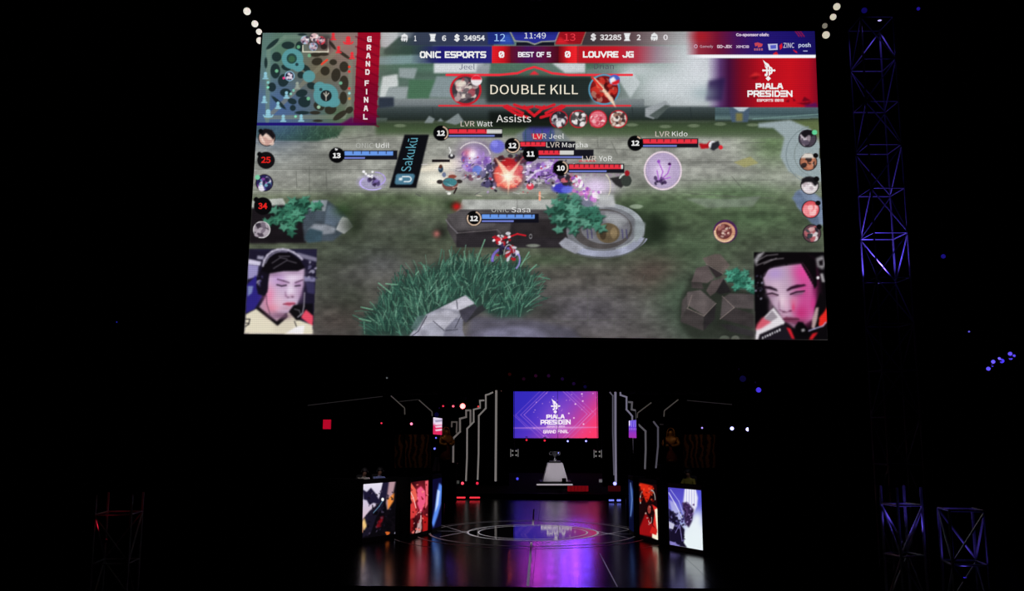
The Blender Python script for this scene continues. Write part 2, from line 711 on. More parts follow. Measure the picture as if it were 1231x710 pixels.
def gloss_floor(name, r0, r1, bump):
    m = bpy.data.materials.new(name)
    m.use_nodes = True
    nt = m.node_tree
    p = nt.nodes['Principled BSDF']
    p.inputs['Base Color'].default_value = rgb(13, 12, 15)
    p.inputs['Specular IOR Level'].default_value = 0.24
    tc = nt.nodes.new('ShaderNodeTexCoord')
    n1 = nt.nodes.new('ShaderNodeTexNoise')
    n1.inputs['Scale'].default_value = 1.3
    n1.inputs['Detail'].default_value = 5
    nt.links.new(tc.outputs['Object'], n1.inputs['Vector'])
    mr = nt.nodes.new('ShaderNodeMapRange')
    mr.inputs['To Min'].default_value = r0
    mr.inputs['To Max'].default_value = r1
    nt.links.new(n1.outputs['Fac'], mr.inputs['Value'])
    nt.links.new(mr.outputs[0], p.inputs['Roughness'])
    n2 = nt.nodes.new('ShaderNodeTexNoise')
    n2.inputs['Scale'].default_value = 0.9
    n2.inputs['Detail'].default_value = 2
    nt.links.new(tc.outputs['Object'], n2.inputs['Vector'])
    b = nt.nodes.new('ShaderNodeBump')
    b.inputs['Strength'].default_value = 0.12
    b.inputs['Distance'].default_value = 0.01
    nt.links.new(n2.outputs['Fac'], b.inputs['Height'])
    nt.links.new(b.outputs[0], p.inputs['Normal'])
    return m


FLOORM = gloss_floor('satin_black_floor', .15, .24, .12)
DISCM = gloss_floor('mirror_black_disc', .02, .05, .05)
PW, PD, NU, NV = 4.8, 4.8, 8, 12
stage = thing('stage_deck', st(0, 0, -1.2), 'glossy black stage floor of large panels below the big screen', None)
stage['kind'] = 'structure'
loop = [st(-PW * NU / 2, 0, -1.2), st(PW * NU / 2, 0, -1.2), st(PW * NU / 2, PD * NV, -1.2), st(-PW * NU / 2, PD * NV, -1.2)]
MB().prism(loop, (0, 0, 1.165)).build('stage_base', MATTE, stage)
pm = bpy.data.meshes.new('floor_panel')
g = 0.005
x_, y_ = PW / 2 - g, PD / 2 - g
pm.from_pydata([(-x_, -y_, -.03), (x_, -y_, -.03), (x_, y_, -.03), (-x_, y_, -.03), (-x_, -y_, 0), (x_, -y_, 0), (x_, y_, 0), (-x_, y_, 0)], [],
               [(3, 2, 1, 0), (4, 5, 6, 7), (0, 1, 5, 4), (1, 2, 6, 5), (2, 3, 7, 6), (3, 0, 4, 7)])
pm.materials.append(FLOORM)
for i in range(NU):
    for j in range(NV):
        o = bpy.data.objects.new('floor_panel', pm)
        COL.objects.link(o)
        o.parent = stage
        c = st((i - NU / 2 + .5) * PW, (j + .5) * PD, 0) - Vector(stage.location)
        o.location = c
        o.rotation_euler = (math.radians(rng.uniform(-.018, .018)), math.radians(rng.uniform(-.01, .01)), -YAW)

# floor lines: rings, arcs and strokes of white vinyl
LINE = pbr('white_vinyl_line', (225, 222, 228), 0.6, 0, 0.12, 3)
RC = on_z(640.5, 639.4)
decal = thing('stage_floor_marking', RC, 'thin white circles and strokes drawn on the black stage floor', 'floor marking')


def arc(r, wd, t0=0, t1=360, n=96, z=.006):
    m = MB()
    k = max(8, int(n * (t1 - t0) / 360))
    pts, fs = [], []
    for i in range(k + 1):
        t = math.radians(t0 + (t1 - t0) * i / k)
        for rr in (r - wd / 2, r + wd / 2):
            pts.append(RC + (SR * math.cos(t) + SA * math.sin(t)) * rr + Vector((0, 0, z)))
    for i in range(k):
        fs.append((2 * i, 2 * i + 1, 2 * i + 3, 2 * i + 2))
    return m.add(pts, fs)


def stroke(a, b, wd, z=.0065):
    a, b = Vector(a), Vector(b)
    d = (b - a).normalized()
    s = Vector((-d.y, d.x, 0)) * wd / 2
    zz = Vector((0, 0, z))
    return MB().add([a - s + zz, b - s + zz, b + s + zz, a + s + zz], [(0, 1, 2, 3)])


m = MB()
m.add([RC + Vector((0, 0, .003))] + [RC + (SR * math.cos(2 * math.pi * k / 64) + SA * math.sin(2 * math.pi * k / 64)) * 2.56 + Vector((0, 0, .003)) for k in range(64)],
      [(0, k + 1, (k + 1) % 64 + 1) for k in range(64)])
m.build('centre_disc', DISCM, decal)
for r, wd in ((2.14, .055), (2.56, .085), (4.05, .085)):
    arc(r, wd).build('ring', LINE, decal)
arc(4.62, .07, 193, 352).build('arc', LINE, decal)
arc(5.6, .05, 205, 232).build('arc', LINE, decal)
arc(5.75, .05, 312, 345).build('arc', LINE, decal)
arc(4.35, .04, 20, 160).build('arc', LINE, decal)
for a, b, wd in (((641.7, 612), (640.6, 631), .07), ((638.8, 651.5), (634.5, 704.5), .075),
                 ((523, 638), (562, 638.6), .045), ((718, 641), (759, 641.6), .045),
                 ((529, 645), (585, 634), .04), ((531, 631), (575, 645), .04),
                 ((700, 647), (760, 636), .04), ((700, 634.5), (756, 646.5), .04),
                 ((721, 665), (742, 705), .03)):
    stroke(on_z(*a), on_z(*b), wd).build('line', LINE, decal)

# low rear platform that carries the trophy
PLAT_Z = 0.26
pf = on_z(660, 598.5)
platform = thing('rear_platform', (pf.x, pf.y + 11, 0.002), 'low black platform across the rear of the stage under the trophy', 'platform')
pl0, pl1 = on_z(470, 597), on_z(850, 600.5)
pl = [Vector((pl0.x, pl0.y, .002)), Vector((pl1.x, pl1.y, .002)), Vector((pl1.x, pl1.y + 22, .002)), Vector((pl0.x, pl0.y + 22, .002))]
MB().prism(pl, (0, 0, PLAT_Z)).build('deck', MATTE, platform)
MB().prism([p + Vector((0, -.02, PLAT_Z - .012)) for p in (pl[0], pl[1])] + [p + Vector((0, .03, PLAT_Z - .012)) for p in (pl[1], pl[0])],
           (0, 0, .02)).build('edge_trim', pbr('dull_metal_edge', (95, 95, 100), .4, .7), platform)


# ------------------------------------------------------------------ the big hanging screen: what it shows
def crop(ox, oy, s):
    return lambda *p: [(ox + x / s, oy + y / s) for x, y in p]


def paint_game():
    c = Canvas(288, 32, 1002, 416, 2.0, (112, 116, 110))
    q = random.Random(3)
    # ---- ground: stone lane, grass margins, brown lower field
    c.grad([(288, 32), (1002, 32), (1002, 416), (288, 416)],
           [(32, (120, 130, 128)), (150, (120, 126, 114)), (165, (136, 139, 128)), (215, (140, 143, 136)), (236, (104, 112, 92)),
            (262, (84, 96, 74)), (300, (78, 84, 70)), (350, (82, 80, 76)), (416, (86, 82, 82))], axis=1)
    c.poly([(300, 165), (985, 170), (940, 225), (640, 238), (297, 232)], (146, 147, 140), .75, 5)
    for x, y, rx, ry, k, a in ((905, 262, 70, 22, (72, 92, 66), .85), (885, 232, 60, 14, (92, 116, 84), .8), (930, 170, 30, 30, (100, 124, 86), .9),
                               (830, 300, 60, 30, (70, 88, 66), .8), (470, 240, 90, 10, (78, 96, 66), .8), (405, 262, 40, 14, (62, 74, 54), .8),
                               (430, 300, 60, 24, (62, 68, 60), .7), (800, 245, 90, 14, (78, 98, 70), .7), (420, 360, 30, 40, (52, 60, 48), .6),
                               (480, 270, 60, 20, (82, 84, 78), .7), (700, 330, 60, 22, (92, 86, 82), .6), (790, 330, 30, 22, (92, 70, 68), .8),
                               (650, 312, 60, 8, (66, 82, 60), .7), (700, 375, 60, 26, (92, 88, 96), .8), (640, 372, 26, 10, (52, 54, 50), .8),
                               (840, 380, 40, 40, (62, 84, 66), .8), (820, 350, 40, 30, (66, 88, 68), .6), (520, 282, 50, 10, (62, 72, 58), .7),
                               (440, 330, 60, 16, (86, 84, 84), .6), (460, 315, 26, 14, (98, 98, 104), .5), (385, 300, 20, 90, (66, 72, 62), .5),
                               (405, 385, 36, 20, (66, 56, 54), .6), (770, 255, 50, 26, (66, 84, 60), .6), (950, 330, 50, 40, (70, 84, 70), .6)):
        c.glow(x, y, rx, ry, k, a)
    c.noise(288, 150, 1001, 415, .13, 9, 1, 3.0)
    c.noise(288, 150, 1001, 415, .10, 3, 2, 2.0)
    # paving joints
    for x0, y0, x1, y1 in ((300, 172, 420, 171), (330, 186, 395, 186), (300, 203, 470, 204), (372, 200, 372, 232), (356, 206, 357, 226), (392, 205, 393, 228),
                           (300, 228, 470, 231), (410, 168, 470, 160), (700, 178, 760, 180), (830, 195, 905, 194), (820, 217, 930, 216), (880, 212, 892, 226),
                           (860, 236, 930, 238), (825, 232, 885, 236), (890, 172, 920, 171), (700, 200, 760, 199), (735, 170, 742, 185), (718, 162, 719, 176),
                           (640, 355, 740, 356), (706, 330, 707, 390), (740, 340, 738, 400), (660, 386, 770, 384), (735, 330, 745, 342), (770, 345, 775, 330)):
        c.line([(x0, y0), (x1, y1)], .9, (84, 86, 80), .55)
    c.poly([(882, 195), (902, 188), (912, 196), (895, 201)], (160, 156, 100), .8, .6)
    c.poly([(823, 238), (884, 239), (915, 235), (905, 248), (850, 250)], (132, 140, 132), .55, 1)
    # ---- upper wall with ledges, ruins and fog behind the score bar
    c.grad([(455, 34), (985, 34), (985, 131), (455, 131)], [(34, (104, 122, 118)), (75, (70, 100, 84)), (100, (88, 110, 100)), (131, (120, 128, 128))], axis=1)
    c.noise(455, 34, 985, 131, .15, 8, 5, 4)
    for p, k in (([(458, 38), (500, 38), (480, 60), (458, 56)], (190, 196, 200)), ([(462, 60), (480, 44), (520, 50), (520, 66), (462, 66)], (48, 70, 62)),
                 ([(455, 68), (505, 66), (520, 76), (456, 78)], (122, 150, 152)), ([(480, 82), (502, 82), (498, 95), (480, 93)], (146, 158, 160)),
                 ([(460, 92), (478, 89), (479, 104), (468, 106), (464, 118), (456, 118)], (206, 212, 212)), ([(468, 105), (492, 104), (488, 119), (462, 119)], (150, 160, 162)),
                 ([(492, 96), (530, 96), (516, 118), (490, 119)], (70, 108, 82)), ([(525, 92), (560, 92), (560, 118), (516, 116)], (132, 146, 150)),
                 ([(522, 76), (582, 76), (574, 88), (522, 88)], (214, 218, 222)), ([(574, 78), (590, 76), (588, 90), (572, 90)], (150, 156, 162)),
                 ([(640, 76), (700, 77), (700, 90), (668, 90)], (96, 118, 110)), ([(664, 76), (704, 76), (704, 88), (680, 88)], (206, 210, 214)),
                 ([(706, 84), (738, 80), (740, 92), (706, 92)], (110, 128, 120)), ([(740, 90), (760, 84), (770, 100), (758, 118)], (176, 186, 186))):
        c.poly(p, k, .95, .8)
    c.glow(838, 84, 48, 60, (218, 222, 228), .95)
    c.glow(800, 104, 44, 26, (206, 212, 216), .92)
    c.glow(765, 84, 26, 9, (200, 206, 210), .8)
    c.poly([(706, 84), (738, 80), (738, 91), (706, 91)], (112, 130, 126), .7, 1)
    c.glow(858, 62, 26, 26, (196, 198, 206), .7)
    c.grad([(455, 119), (775, 119), (775, 128), (455, 128)], [(119, (128, 136, 138)), (128, (104, 112, 116))], axis=1)
    c.grad([(452, 128), (985, 128), (985, 146), (452, 146)], [(128, (70, 80, 82)), (136, (48, 58, 58)), (146, (30, 38, 34))], axis=1, soft=.8)
    for x in (452, 520, 640, 760, 830, 920):
        c.line([(x, 129), (x + 2, 145)], 1, (34, 42, 44), .6)
    c.poly([(455, 117), (474, 117), (474, 128), (455, 130)], (44, 52, 66), 1, .8)
    c.poly([(452, 142), (466, 142), (464, 150), (452, 150)], (84, 96, 92), .9, .6)
    # green verge under the wall
    c.grad([(452, 146), (985, 144), (985, 166), (452, 162)], [(144, (46, 58, 42)), (156, (70, 88, 60)), (166, (96, 108, 88))], axis=1, soft=2)
    for x, y in ((481, 151), (760, 150), (834, 151), (866, 149), (800, 152), (905, 150)):
        c.ell(x, y, 7, 2, (118, 132, 106), .7, 1)
    for p in ([(510, 148), (516, 139), (523, 143), (520, 148)], [(526, 146), (530, 142), (534, 146)], [(535, 147), (551, 136), (558, 146), (548, 150)]):
        c.poly(p, (128, 138, 140), .95, .6)
    c.poly([(776, 130), (800, 121), (806, 126), (786, 143), (776, 140)], (150, 156, 160), 1, .6)
    c.poly([(780, 139), (800, 126), (806, 127), (790, 143)], (78, 88, 86), 1, .6)
    # right wall, pillar
    c.grad([(860, 128), (986, 128), (986, 142), (890, 146), (860, 146)], [(128, (84, 106, 112)), (137, (62, 82, 88)), (142, (92, 116, 116)), (146, (40, 50, 44))], axis=1)
    c.line([(905, 143), (986, 137)], 1.2, (110, 140, 136), .9)
    c.poly([(876, 128), (902, 128), (899, 147), (880, 147)], (70, 88, 108), 1, .6)
    c.poly([(880, 128), (902, 128), (894, 134), (889, 134)], (180, 192, 200), 1, .6)
    c.poly([(885, 136), (893, 136), (893, 146), (885, 146)], (120, 116, 70), 1, 1)
    c.poly([(945, 146), (986, 143), (987, 165), (960, 157)], (96, 110, 70), .9, 2)
    # round plaza at right
    c.poly([(912, 148), (950, 144), (975, 155), (988, 178), (989, 218), (970, 215), (948, 206), (938, 188), (943, 165), (930, 154), (912, 153)], (150, 164, 168), 1, 1.2)
    c.ring(985, 186, 40, 36, 1.2, (120, 134, 138), .8, 110, 250)
    c.ring(985, 186, 30, 27, 1.2, (126, 138, 138), .8, 110, 250)
    c.poly([(955, 232), (968, 224), (990, 240), (991, 272), (972, 262), (958, 248)], (122, 138, 164), 1, .8)
    c.poly([(952, 238), (960, 228), (984, 262), (986, 275), (975, 268)], (98, 114, 140), 1, .8)
    c.poly([(985, 178), (988, 178), (989, 192), (985, 190)], (70, 76, 60))
    # ---- left hedge below the map
    c.poly([(309, 151), (415, 151), (406, 164), (380, 170), (340, 169), (309, 166)], (46, 72, 56), 1, 1)
    for _ in range(130):
        x, y = q.uniform(318, 408), q.uniform(152, 168)
        c.line([(x, y), (x + q.uniform(-5, 5), y - q.uniform(2, 7))], .8, q.choice([(70, 104, 82), (34, 56, 44), (58, 92, 70)]), .8)
    # ---- left rocks, planter and dark hollow
    c.poly([(303, 241), (340, 238), (345, 248), (303, 252)], (176, 180, 174), 1, .6)
    c.poly([(302, 250), (340, 246), (370, 258), (368, 292), (299, 293)], (26, 22, 26), 1, 1.2)
    c.poly([(362, 250), (394, 241), (412, 254), (424, 270), (400, 290), (366, 290)], (66, 76, 86), 1, 1)
    c.poly([(376, 241), (394, 240), (391, 254), (372, 252)], (134, 142, 150), 1, .6)
    c.poly([(394, 246), (404, 250), (412, 264), (402, 272), (390, 268)], (92, 106, 122), 1, .8)
    c.poly([(408, 266), (412, 260), (418, 262), (425, 272), (414, 281), (404, 276)], (178, 180, 182), 1, .6)
    c.poly([(370, 276), (378, 269), (392, 270), (404, 274), (402, 280), (388, 282)], (140, 146, 156), 1, .8)
    c.poly([(366, 285), (372, 274), (388, 278), (386, 290), (370, 292)], (58, 80, 92), 1, .8)
    c.glow(425, 270, 14, 16, (34, 42, 30), .8)
    c.glow(412, 252, 12, 8, (44, 66, 40), .8)

    def bush(pts, n, r, base, cols, seed):
        qq = random.Random(seed)
        c.poly([(pts[0][0] * .0 + px_, py_) for px_, py_ in [((u - sum(t[0] for t in pts) / len(pts)) * .8 + sum(t[0] for t in pts) / len(pts), (v - sum(t[1] for t in pts) / len(pts)) * .8 + sum(t[1] for t in pts) / len(pts)) for u, v in pts]], base, 1, 1)
        xs = [p[0] for p in pts]
        ys = [p[1] for p in pts]
        mid = (sum(xs) / len(xs), sum(ys) / len(ys))
        for _ in range(n):
            p = qq.choice(pts)
            t = qq.random() ** .6
            x, y = mid[0] + (p[0] - mid[0]) * t, mid[1] + (p[1] - mid[1]) * t
            a0 = qq.uniform(0, 6.28)
            leaf = []
            for k in range(10):
                a = a0 + k * math.pi / 5
                rr = r * (1.25 if k % 2 else .6) * qq.uniform(.75, 1.2)
                leaf.append((x + rr * math.cos(a), y + rr * .8 * math.sin(a)))
            kk = qq.choice(cols)
            c.poly([(u + .8, v + 1.3) for u, v in leaf], tuple(z * .5 for z in base), .6, .5)
            c.poly(leaf, kk, .9, .3)
            c.line([leaf[1], (x, y), leaf[5]], .6, tuple(z * .78 for z in kk), .7)
    bush([(320, 268), (328, 252), (345, 242), (352, 234), (372, 234), (384, 246), (370, 252), (362, 264), (356, 278), (350, 280), (340, 275), (332, 266)], 46, 6.4,
         (30, 66, 54), [(58, 122, 98), (70, 138, 110), (46, 102, 82), (84, 150, 124)], 5)
    # ---- centre ruin
    c.poly([(556, 240), (690, 240), (690, 256), (548, 256), (553, 248)], (170, 172, 168), 1, .5)
    c.line([(622, 240), (622, 252)], .8, (120, 120, 118), .8)
    c.glow(545, 247, 9, 6, (30, 48, 28), .9)
    c.glow(549, 248, 5, 4.5, (200, 24, 28), .95)
    c.poly([(537, 262), (553, 252), (684, 252), (684, 297), (549, 296), (538, 276)], (72, 68, 70), 1, .6)
    c.poly([(549, 278), (596, 275), (600, 283), (684, 285), (684, 298), (549, 297)], (44, 40, 44), 1, .6)
    c.line([(549, 280), (598, 276), (602, 280)], 1.2, (104, 98, 100), .8)
    c.line([(536, 264), (542, 272), (550, 280)], 1.5, (120, 116, 122), .8)
    c.poly([(537, 258), (552, 254), (600, 255), (594, 272), (548, 275)], (84, 80, 82), .9, .6)
    c.glow(530, 279, 8, 8, (26, 26, 24), .8)
    c.glow(525, 281, 4, 4, (190, 110, 104), .8)
    c.poly([(615, 264), (684, 262), (684, 285), (612, 286)], (40, 36, 38), .9, 1)
    c.ell(641, 295, 8, 2, (150, 158, 144), .7, 1)
    # round monument
    c.glow(790, 275, 16, 20, (26, 36, 26), .9)
    c.poly([(752, 246), (788, 258), (800, 275), (790, 292), (760, 298)], (36, 46, 34), .8, 3)
    c.ell(728, 277, 47, 32, (110, 112, 118), 1, .8)
    c.ring(726, 274, 45, 28, 6, (152, 158, 164), 1, -80, 60)
    c.ell(724, 275, 36, 24, (78, 74, 74), 1, .8)
    c.ell(728, 273, 30, 20, (112, 112, 118), 1, .8)
    c.poly([(728, 254), (745, 258), (756, 266), (744, 274), (728, 268)], (142, 144, 148), 1, .8)
    c.ell(731, 280, 14, 12, (104, 90, 68), 1, 1)
    c.ell(725, 281, 4, 7, (70, 58, 44), 1, 1)
    c.ell(738, 280, 4, 7, (136, 118, 88), 1, 1)
    for x in (706, 711, 748, 753):
        c.line([(x, 276), (x + 1, 286)], 1.6, (70, 66, 104), .8)
    c.ring(724, 277, 51, 28, 10, (152, 156, 176), 1, 10, 158)
    c.ring(724, 279, 53, 31, 2, (90, 94, 96), 1, 8, 160)
    c.poly([(672, 292), (680, 285), (702, 297), (692, 305), (676, 297)], (160, 162, 174), 1, .6)
    c.poly([(764, 262), (776, 268), (774, 282), (764, 292), (762, 280)], (140, 148, 152), 1, .8)
    c.poly([(690, 232), (725, 243), (705, 251), (692, 246)], (120, 124, 150), .9, .8)
    c.poly([(712, 243), (736, 236), (740, 248), (716, 250)], (176, 178, 182), .9, .8)
    c.ell(765, 248, 8, 2.6, (140, 154, 134), .8, .8)
    bush([(652, 252), (664, 240), (676, 232), (692, 236), (705, 246), (718, 252), (734, 262), (726, 276), (708, 272), (690, 278), (670, 278), (660, 266)], 52, 6.8,
         (36, 72, 60), [(70, 132, 110), (86, 148, 126), (54, 108, 90), (100, 160, 138)], 8)
    # ---- big grass clump, stones at bottom
    gp = [(436, 405), (438, 385), (452, 366), (466, 348), (486, 336), (512, 324), (535, 314), (560, 310), (590, 318), (622, 316), (640, 330), (648, 350),
          (640, 370), (626, 382), (600, 384), (578, 372), (552, 366), (520, 378), (505, 395), (494, 406)]
    c.poly(gp, (40, 66, 58), .92, 4)

    def inside(x, y):
        r = False
        for (xa, ya), (xb, yb) in zip(gp, gp[1:] + gp[:1]):
            if (ya > y) != (yb > y) and x < (xb - xa) * (y - ya) / (yb - ya) + xa:
                r = not r
        return r
    bl_ = []
    while len(bl_) < 820:
        x, y = q.uniform(434, 650), q.uniform(306, 406)
        if inside(x, y):
            bl_.append((x, y))
    bl_.sort(key=lambda t: t[1])
    for i, (x, y) in enumerate(bl_):
        L = q.uniform(7, 22)
        tuft = math.sin(x * .11) * .35
        a = -math.pi / 2 + q.gauss((x - 545) / 190. + tuft, .42)
        k = q.choice([(66, 110, 92), (84, 132, 110), (46, 84, 72), (106, 150, 128), (34, 64, 56), (30, 58, 52), (60, 102, 86), (54, 94, 80)])
        x1, y1 = x + math.cos(a) * L, y + math.sin(a) * L
        bend = q.uniform(-3, 3)
        c.line([(x, y), ((x + x1) / 2 + bend * .4, (y + y1) / 2 - 1), (x1 + bend, y1)], q.uniform(.5, 1.4), k, .85)
    for x0, y0, x1, y1 in ((470, 352, 455, 340), (448, 372, 434, 369), (446, 386, 432, 383), (478, 342, 464, 341), (572, 316, 583, 288), (560, 314, 558, 302), (626, 320, 636, 303), (636, 326, 645, 318), (500, 330, 503, 326)):
        c.line([(x0, y0), (x1, y1)], 1.5, (110, 160, 132), .9)
    c.poly([(566, 380), (640, 384), (690, 395), (700, 412), (560, 412)], (84, 82, 96), .9, 3)
    c.ell(615, 404, 40, 12, (120, 118, 142), .8, 5)
    c.poly([(566, 374), (580, 366), (584, 372), (560, 388)], (44, 44, 48), .9, .6)
    c.poly([(491, 405), (512, 378), (560, 355), (571, 365), (552, 372), (556, 385), (545, 396), (528, 408), (490, 408)], (152, 152, 166), 1, .5)
    c.poly([(530, 370), (559, 355), (570, 364), (553, 373), (548, 372)], (190, 188, 200), 1, .5)
    c.poly([(504, 395), (514, 379), (538, 372), (552, 378), (533, 396), (520, 387)], (176, 175, 188), 1, .5)
    c.poly([(552, 373), (571, 366), (574, 369), (560, 388), (556, 384)], (66, 64, 76), 1, .5)
    c.poly([(535, 396), (548, 382), (557, 384), (556, 396), (560, 408), (532, 408)], (118, 118, 134), 1, .5)
    for p in ([(513, 380), (503, 398), (492, 406)], [(521, 386), (534, 397)], [(555, 378), (547, 394)], [(536, 397), (550, 396)], [(549, 361), (550, 371)]):
        c.line(p, 1.1, (66, 66, 78), .9)
    c.poly([(494, 394), (502, 380), (513, 378), (500, 398)], (88, 112, 112), .8, .6)
    # ---- rocks bottom right
    K = crop(810, 295, 5.915)
    c.poly(K((40, 560), (40, 400), (120, 200), (330, 260), (570, 330), (570, 670), (120, 660)), (40, 44, 38), .9, 3)
    for p, k in ((K((205, 90), (290, 60), (330, 60), (400, 140), (350, 195), (230, 130)), (98, 88, 84)), (K((230, 130), (350, 195), (340, 215), (300, 230)), (50, 44, 46)),
                 (K((125, 260), (160, 160), (240, 140), (290, 230), (240, 265)), (92, 82, 82)), (K((125, 262), (200, 262), (210, 310), (130, 300)), (62, 56, 56)),
                 (K((230, 320), (270, 250), (360, 225), (355, 290), (260, 360)), (84, 74, 74)), (K((355, 235), (410, 330), (330, 345), (300, 330)), (34, 32, 34)),
                 (K((90, 420), (95, 330), (190, 315), (300, 410), (220, 500)), (92, 84, 84)), (K((45, 540), (95, 445), (215, 500), (210, 605)), (62, 57, 57)),
                 (K((215, 500), (300, 410), (290, 520), (210, 605)), (42, 39, 41)), (K((50, 530), (60, 390), (95, 345), (95, 445)), (74, 68, 68)),
                 (K((330, 520), (345, 370), (400, 340), (570, 345), (570, 450), (430, 440)), (80, 73, 74)), (K((330, 520), (430, 440), (570, 490), (570, 585)), (54, 49, 50)),
                 (K((330, 560), (400, 560), (570, 610), (570, 650), (400, 610)), (46, 44, 46))):
        c.poly(p, k, 1, .5)
    for p in (K((95, 445), (215, 500), (300, 410)), K((330, 520), (430, 440), (345, 360)), K((230, 130), (350, 200)), K((100, 440), (130, 350))):
        c.line(p, 1, (126, 114, 110), .8)
    bush(K((350, 170), (430, 150), (510, 190), (530, 240), (570, 260), (570, 330), (490, 320), (440, 300), (390, 240)), 34, 4.6, (40, 96, 80),
         [(70, 148, 124), (52, 118, 98), (84, 160, 136)], 4)
    c.ell(871, 407, 6, 4, (96, 104, 92), .8, .8)
    c.ell(884, 407, 5, 4, (104, 108, 98), .8, .8)

    # ---- pillar idol behind the fight, effects of the fight
    c.poly([(620, 162), (640, 152), (672, 154), (684, 166), (690, 178), (628, 182)], (120, 128, 130), .9, 1.5)
    c.poly([(628, 160), (634, 153), (666, 153), (668, 172), (630, 176)], (72, 84, 130), 1, 1)
    c.poly([(636, 152), (664, 152), (660, 160), (640, 160)], (70, 66, 150), 1, 1)
    for x in (632, 642, 652, 662):
        c.line([(x, 156), (x, 176)], 1.5, (50, 80, 96), .8)
    c.poly([(639, 161), (653, 161), (651, 168), (642, 168)], (216, 36, 56), 1, .5)
    c.glow(525, 216, 22, 11, (255, 251, 232), .95)
    c.glow(535, 200, 24, 8, (236, 226, 206), .7)
    c.poly([(496, 204), (540, 192), (572, 186), (576, 194), (545, 203), (500, 207)], (255, 244, 220), .7, 2)
    c.glow(576, 206, 36, 14, (196, 190, 196), .7)
    c.rect(519.5, 191.8, 541.5, 194.8, (22, 16, 20))
    c.glow(572, 188, 18, 17, (150, 112, 190), .9)
    c.ring(570, 189, 20, 18, 1.4, (232, 224, 226), .8, -150, -10)
    c.blobs(556, 184, 590, 206, [(120, 80, 170), (168, 130, 210), (196, 170, 222), (96, 72, 150)], 46, 4.2, 21, .75)
    c.glow(563, 184, 6, 5, (206, 70, 100), .8)
    c.glow(568, 186, 6, 7, (255, 250, 255), 1)
    c.ell(598, 176, 9, 8, (106, 106, 214), .9, 3)
    c.ell(595, 173, 4, 4, (140, 140, 236), .8, 2)
    c.ell(543, 188, 4, 3, (46, 44, 50), 1, .8)
    c.ell(543, 186.5, 1.6, 1.6, (230, 230, 230), 1, .6)
    c.line([(540, 177), (542, 181), (541, 184)], 1.2, (236, 236, 236), .9)
    c.ell(574, 205, 6, 6, (104, 128, 212), .9, 1.6)
    c.blobs(556, 206, 582, 216, [(70, 60, 80), (150, 140, 150), (210, 206, 214), (120, 70, 90)], 22, 3, 22)
    c.ell(530, 203, 3, 4.5, (40, 62, 84), 1, .8)
    c.ell(530, 200, 2, 2.4, (90, 52, 40), 1, .6)
    c.ell(534, 210, 2.4, 3, (110, 120, 150), 1, .6)
    c.ell(529, 218.5, 4, 2.6, (52, 46, 46), 1, .6)
    c.ell(552, 218, 4, 2.4, (52, 46, 46), 1, .6)
    c.ell(541, 221, 9.5, 8, (120, 74, 68), 1, .8)
    c.ell(541, 219, 8.5, 5, (66, 128, 136), 1, .8)
    c.ell(543, 209, 4, 3.6, (206, 190, 182), 1, .8)
    c.ell(544, 212, 5, 2.2, (138, 70, 58), 1, .8)
    c.line([(549, 226), (546, 232)], 2, (44, 34, 34))
    c.ell(540, 232.5, 2.4, 1.6, (240, 240, 232), 1, .8)
    c.blobs(580, 196, 597, 222, [(50, 46, 72), (72, 66, 104), (34, 32, 44), (110, 104, 140)], 34, 5, 23, .85)
    c.blobs(596, 186, 632, 196, [(52, 34, 38), (88, 40, 50), (38, 30, 40)], 20, 5, 24, .8)
    # red burst
    c.ell(612, 210, 19, 19, (120, 40, 44), .7, 6)
    c.ell(611, 210, 17, 16.5, (232, 92, 80), .95, 3)
    c.ell(612, 196, 9, 6, (176, 26, 32), .9, 3)
    c.blobs(598, 200, 627, 224, [(250, 140, 110), (214, 60, 60), (255, 190, 160), (236, 100, 90)], 34, 3.6, 25, .7)
    for x, y, wd in ((594, 187, 4), (628, 190, 3.2), (611, 234, 3.2), (596, 208, 3), (630, 212, 2.6), (600, 222, 2.6), (622, 224, 2.4)):
        c.poly([(612 - wd * (y - 212) / 28, 212 + wd * (x - 612) / 28), (x, y), (612 + wd * (y - 212) / 28, 212 - wd * (x - 612) / 28)], (255, 214, 180), .85, .7)
    c.glow(611, 213, 8, 7, (255, 250, 226), 1)
    # violet melee at right of it
    c.glow(655, 206, 24, 13, (150, 110, 192), .9)
    c.blobs(634, 194, 676, 218, [(120, 76, 172), (176, 140, 214), (214, 196, 228), (90, 60, 130), (152, 96, 196)], 66, 5, 26, .7)
    c.line([(634, 216), (644, 206), (656, 202), (664, 196)], 3, (226, 216, 234), .8)
    c.line([(640, 219), (652, 212), (664, 210)], 2, (60, 40, 80), .8)
    c.ell(648, 212, 1.5, 1.2, (30, 20, 40))
    c.blobs(628, 216, 668, 226, [(120, 116, 118), (190, 188, 190), (90, 86, 92), (214, 208, 214)], 24, 4, 27, .8)
    c.ell(637.5, 224, 4.5, 4, (222, 64, 84), .95, 1.2)
    c.ell(637, 222, 2, 1.6, (250, 214, 220), .9, .8)
    c.line([(649, 231), (649, 240)], 2.4, (244, 160, 130), .9)
    c.ell(676, 226, 12, 6, (54, 52, 186), .95, 3)
    c.ell(682, 228, 7, 4, (96, 110, 222), .8, 2)
    c.blobs(670, 210, 690, 222, [(32, 28, 36), (50, 40, 60), (196, 96, 110)], 18, 4.4, 28, .9)
    c.glow(716, 224, 22, 13, (226, 206, 240), .95)
    c.blobs(690, 214, 708, 234, [(240, 236, 244), (200, 120, 190), (150, 80, 190), (250, 250, 250)], 22, 4, 29, .85)
    c.blobs(704, 228, 722, 240, [(222, 140, 224), (180, 100, 200), (250, 236, 250)], 10, 4, 30, .8)
    c.ring(726, 224, 8, 15, 1.2, (232, 222, 190), .8, -80, 90)
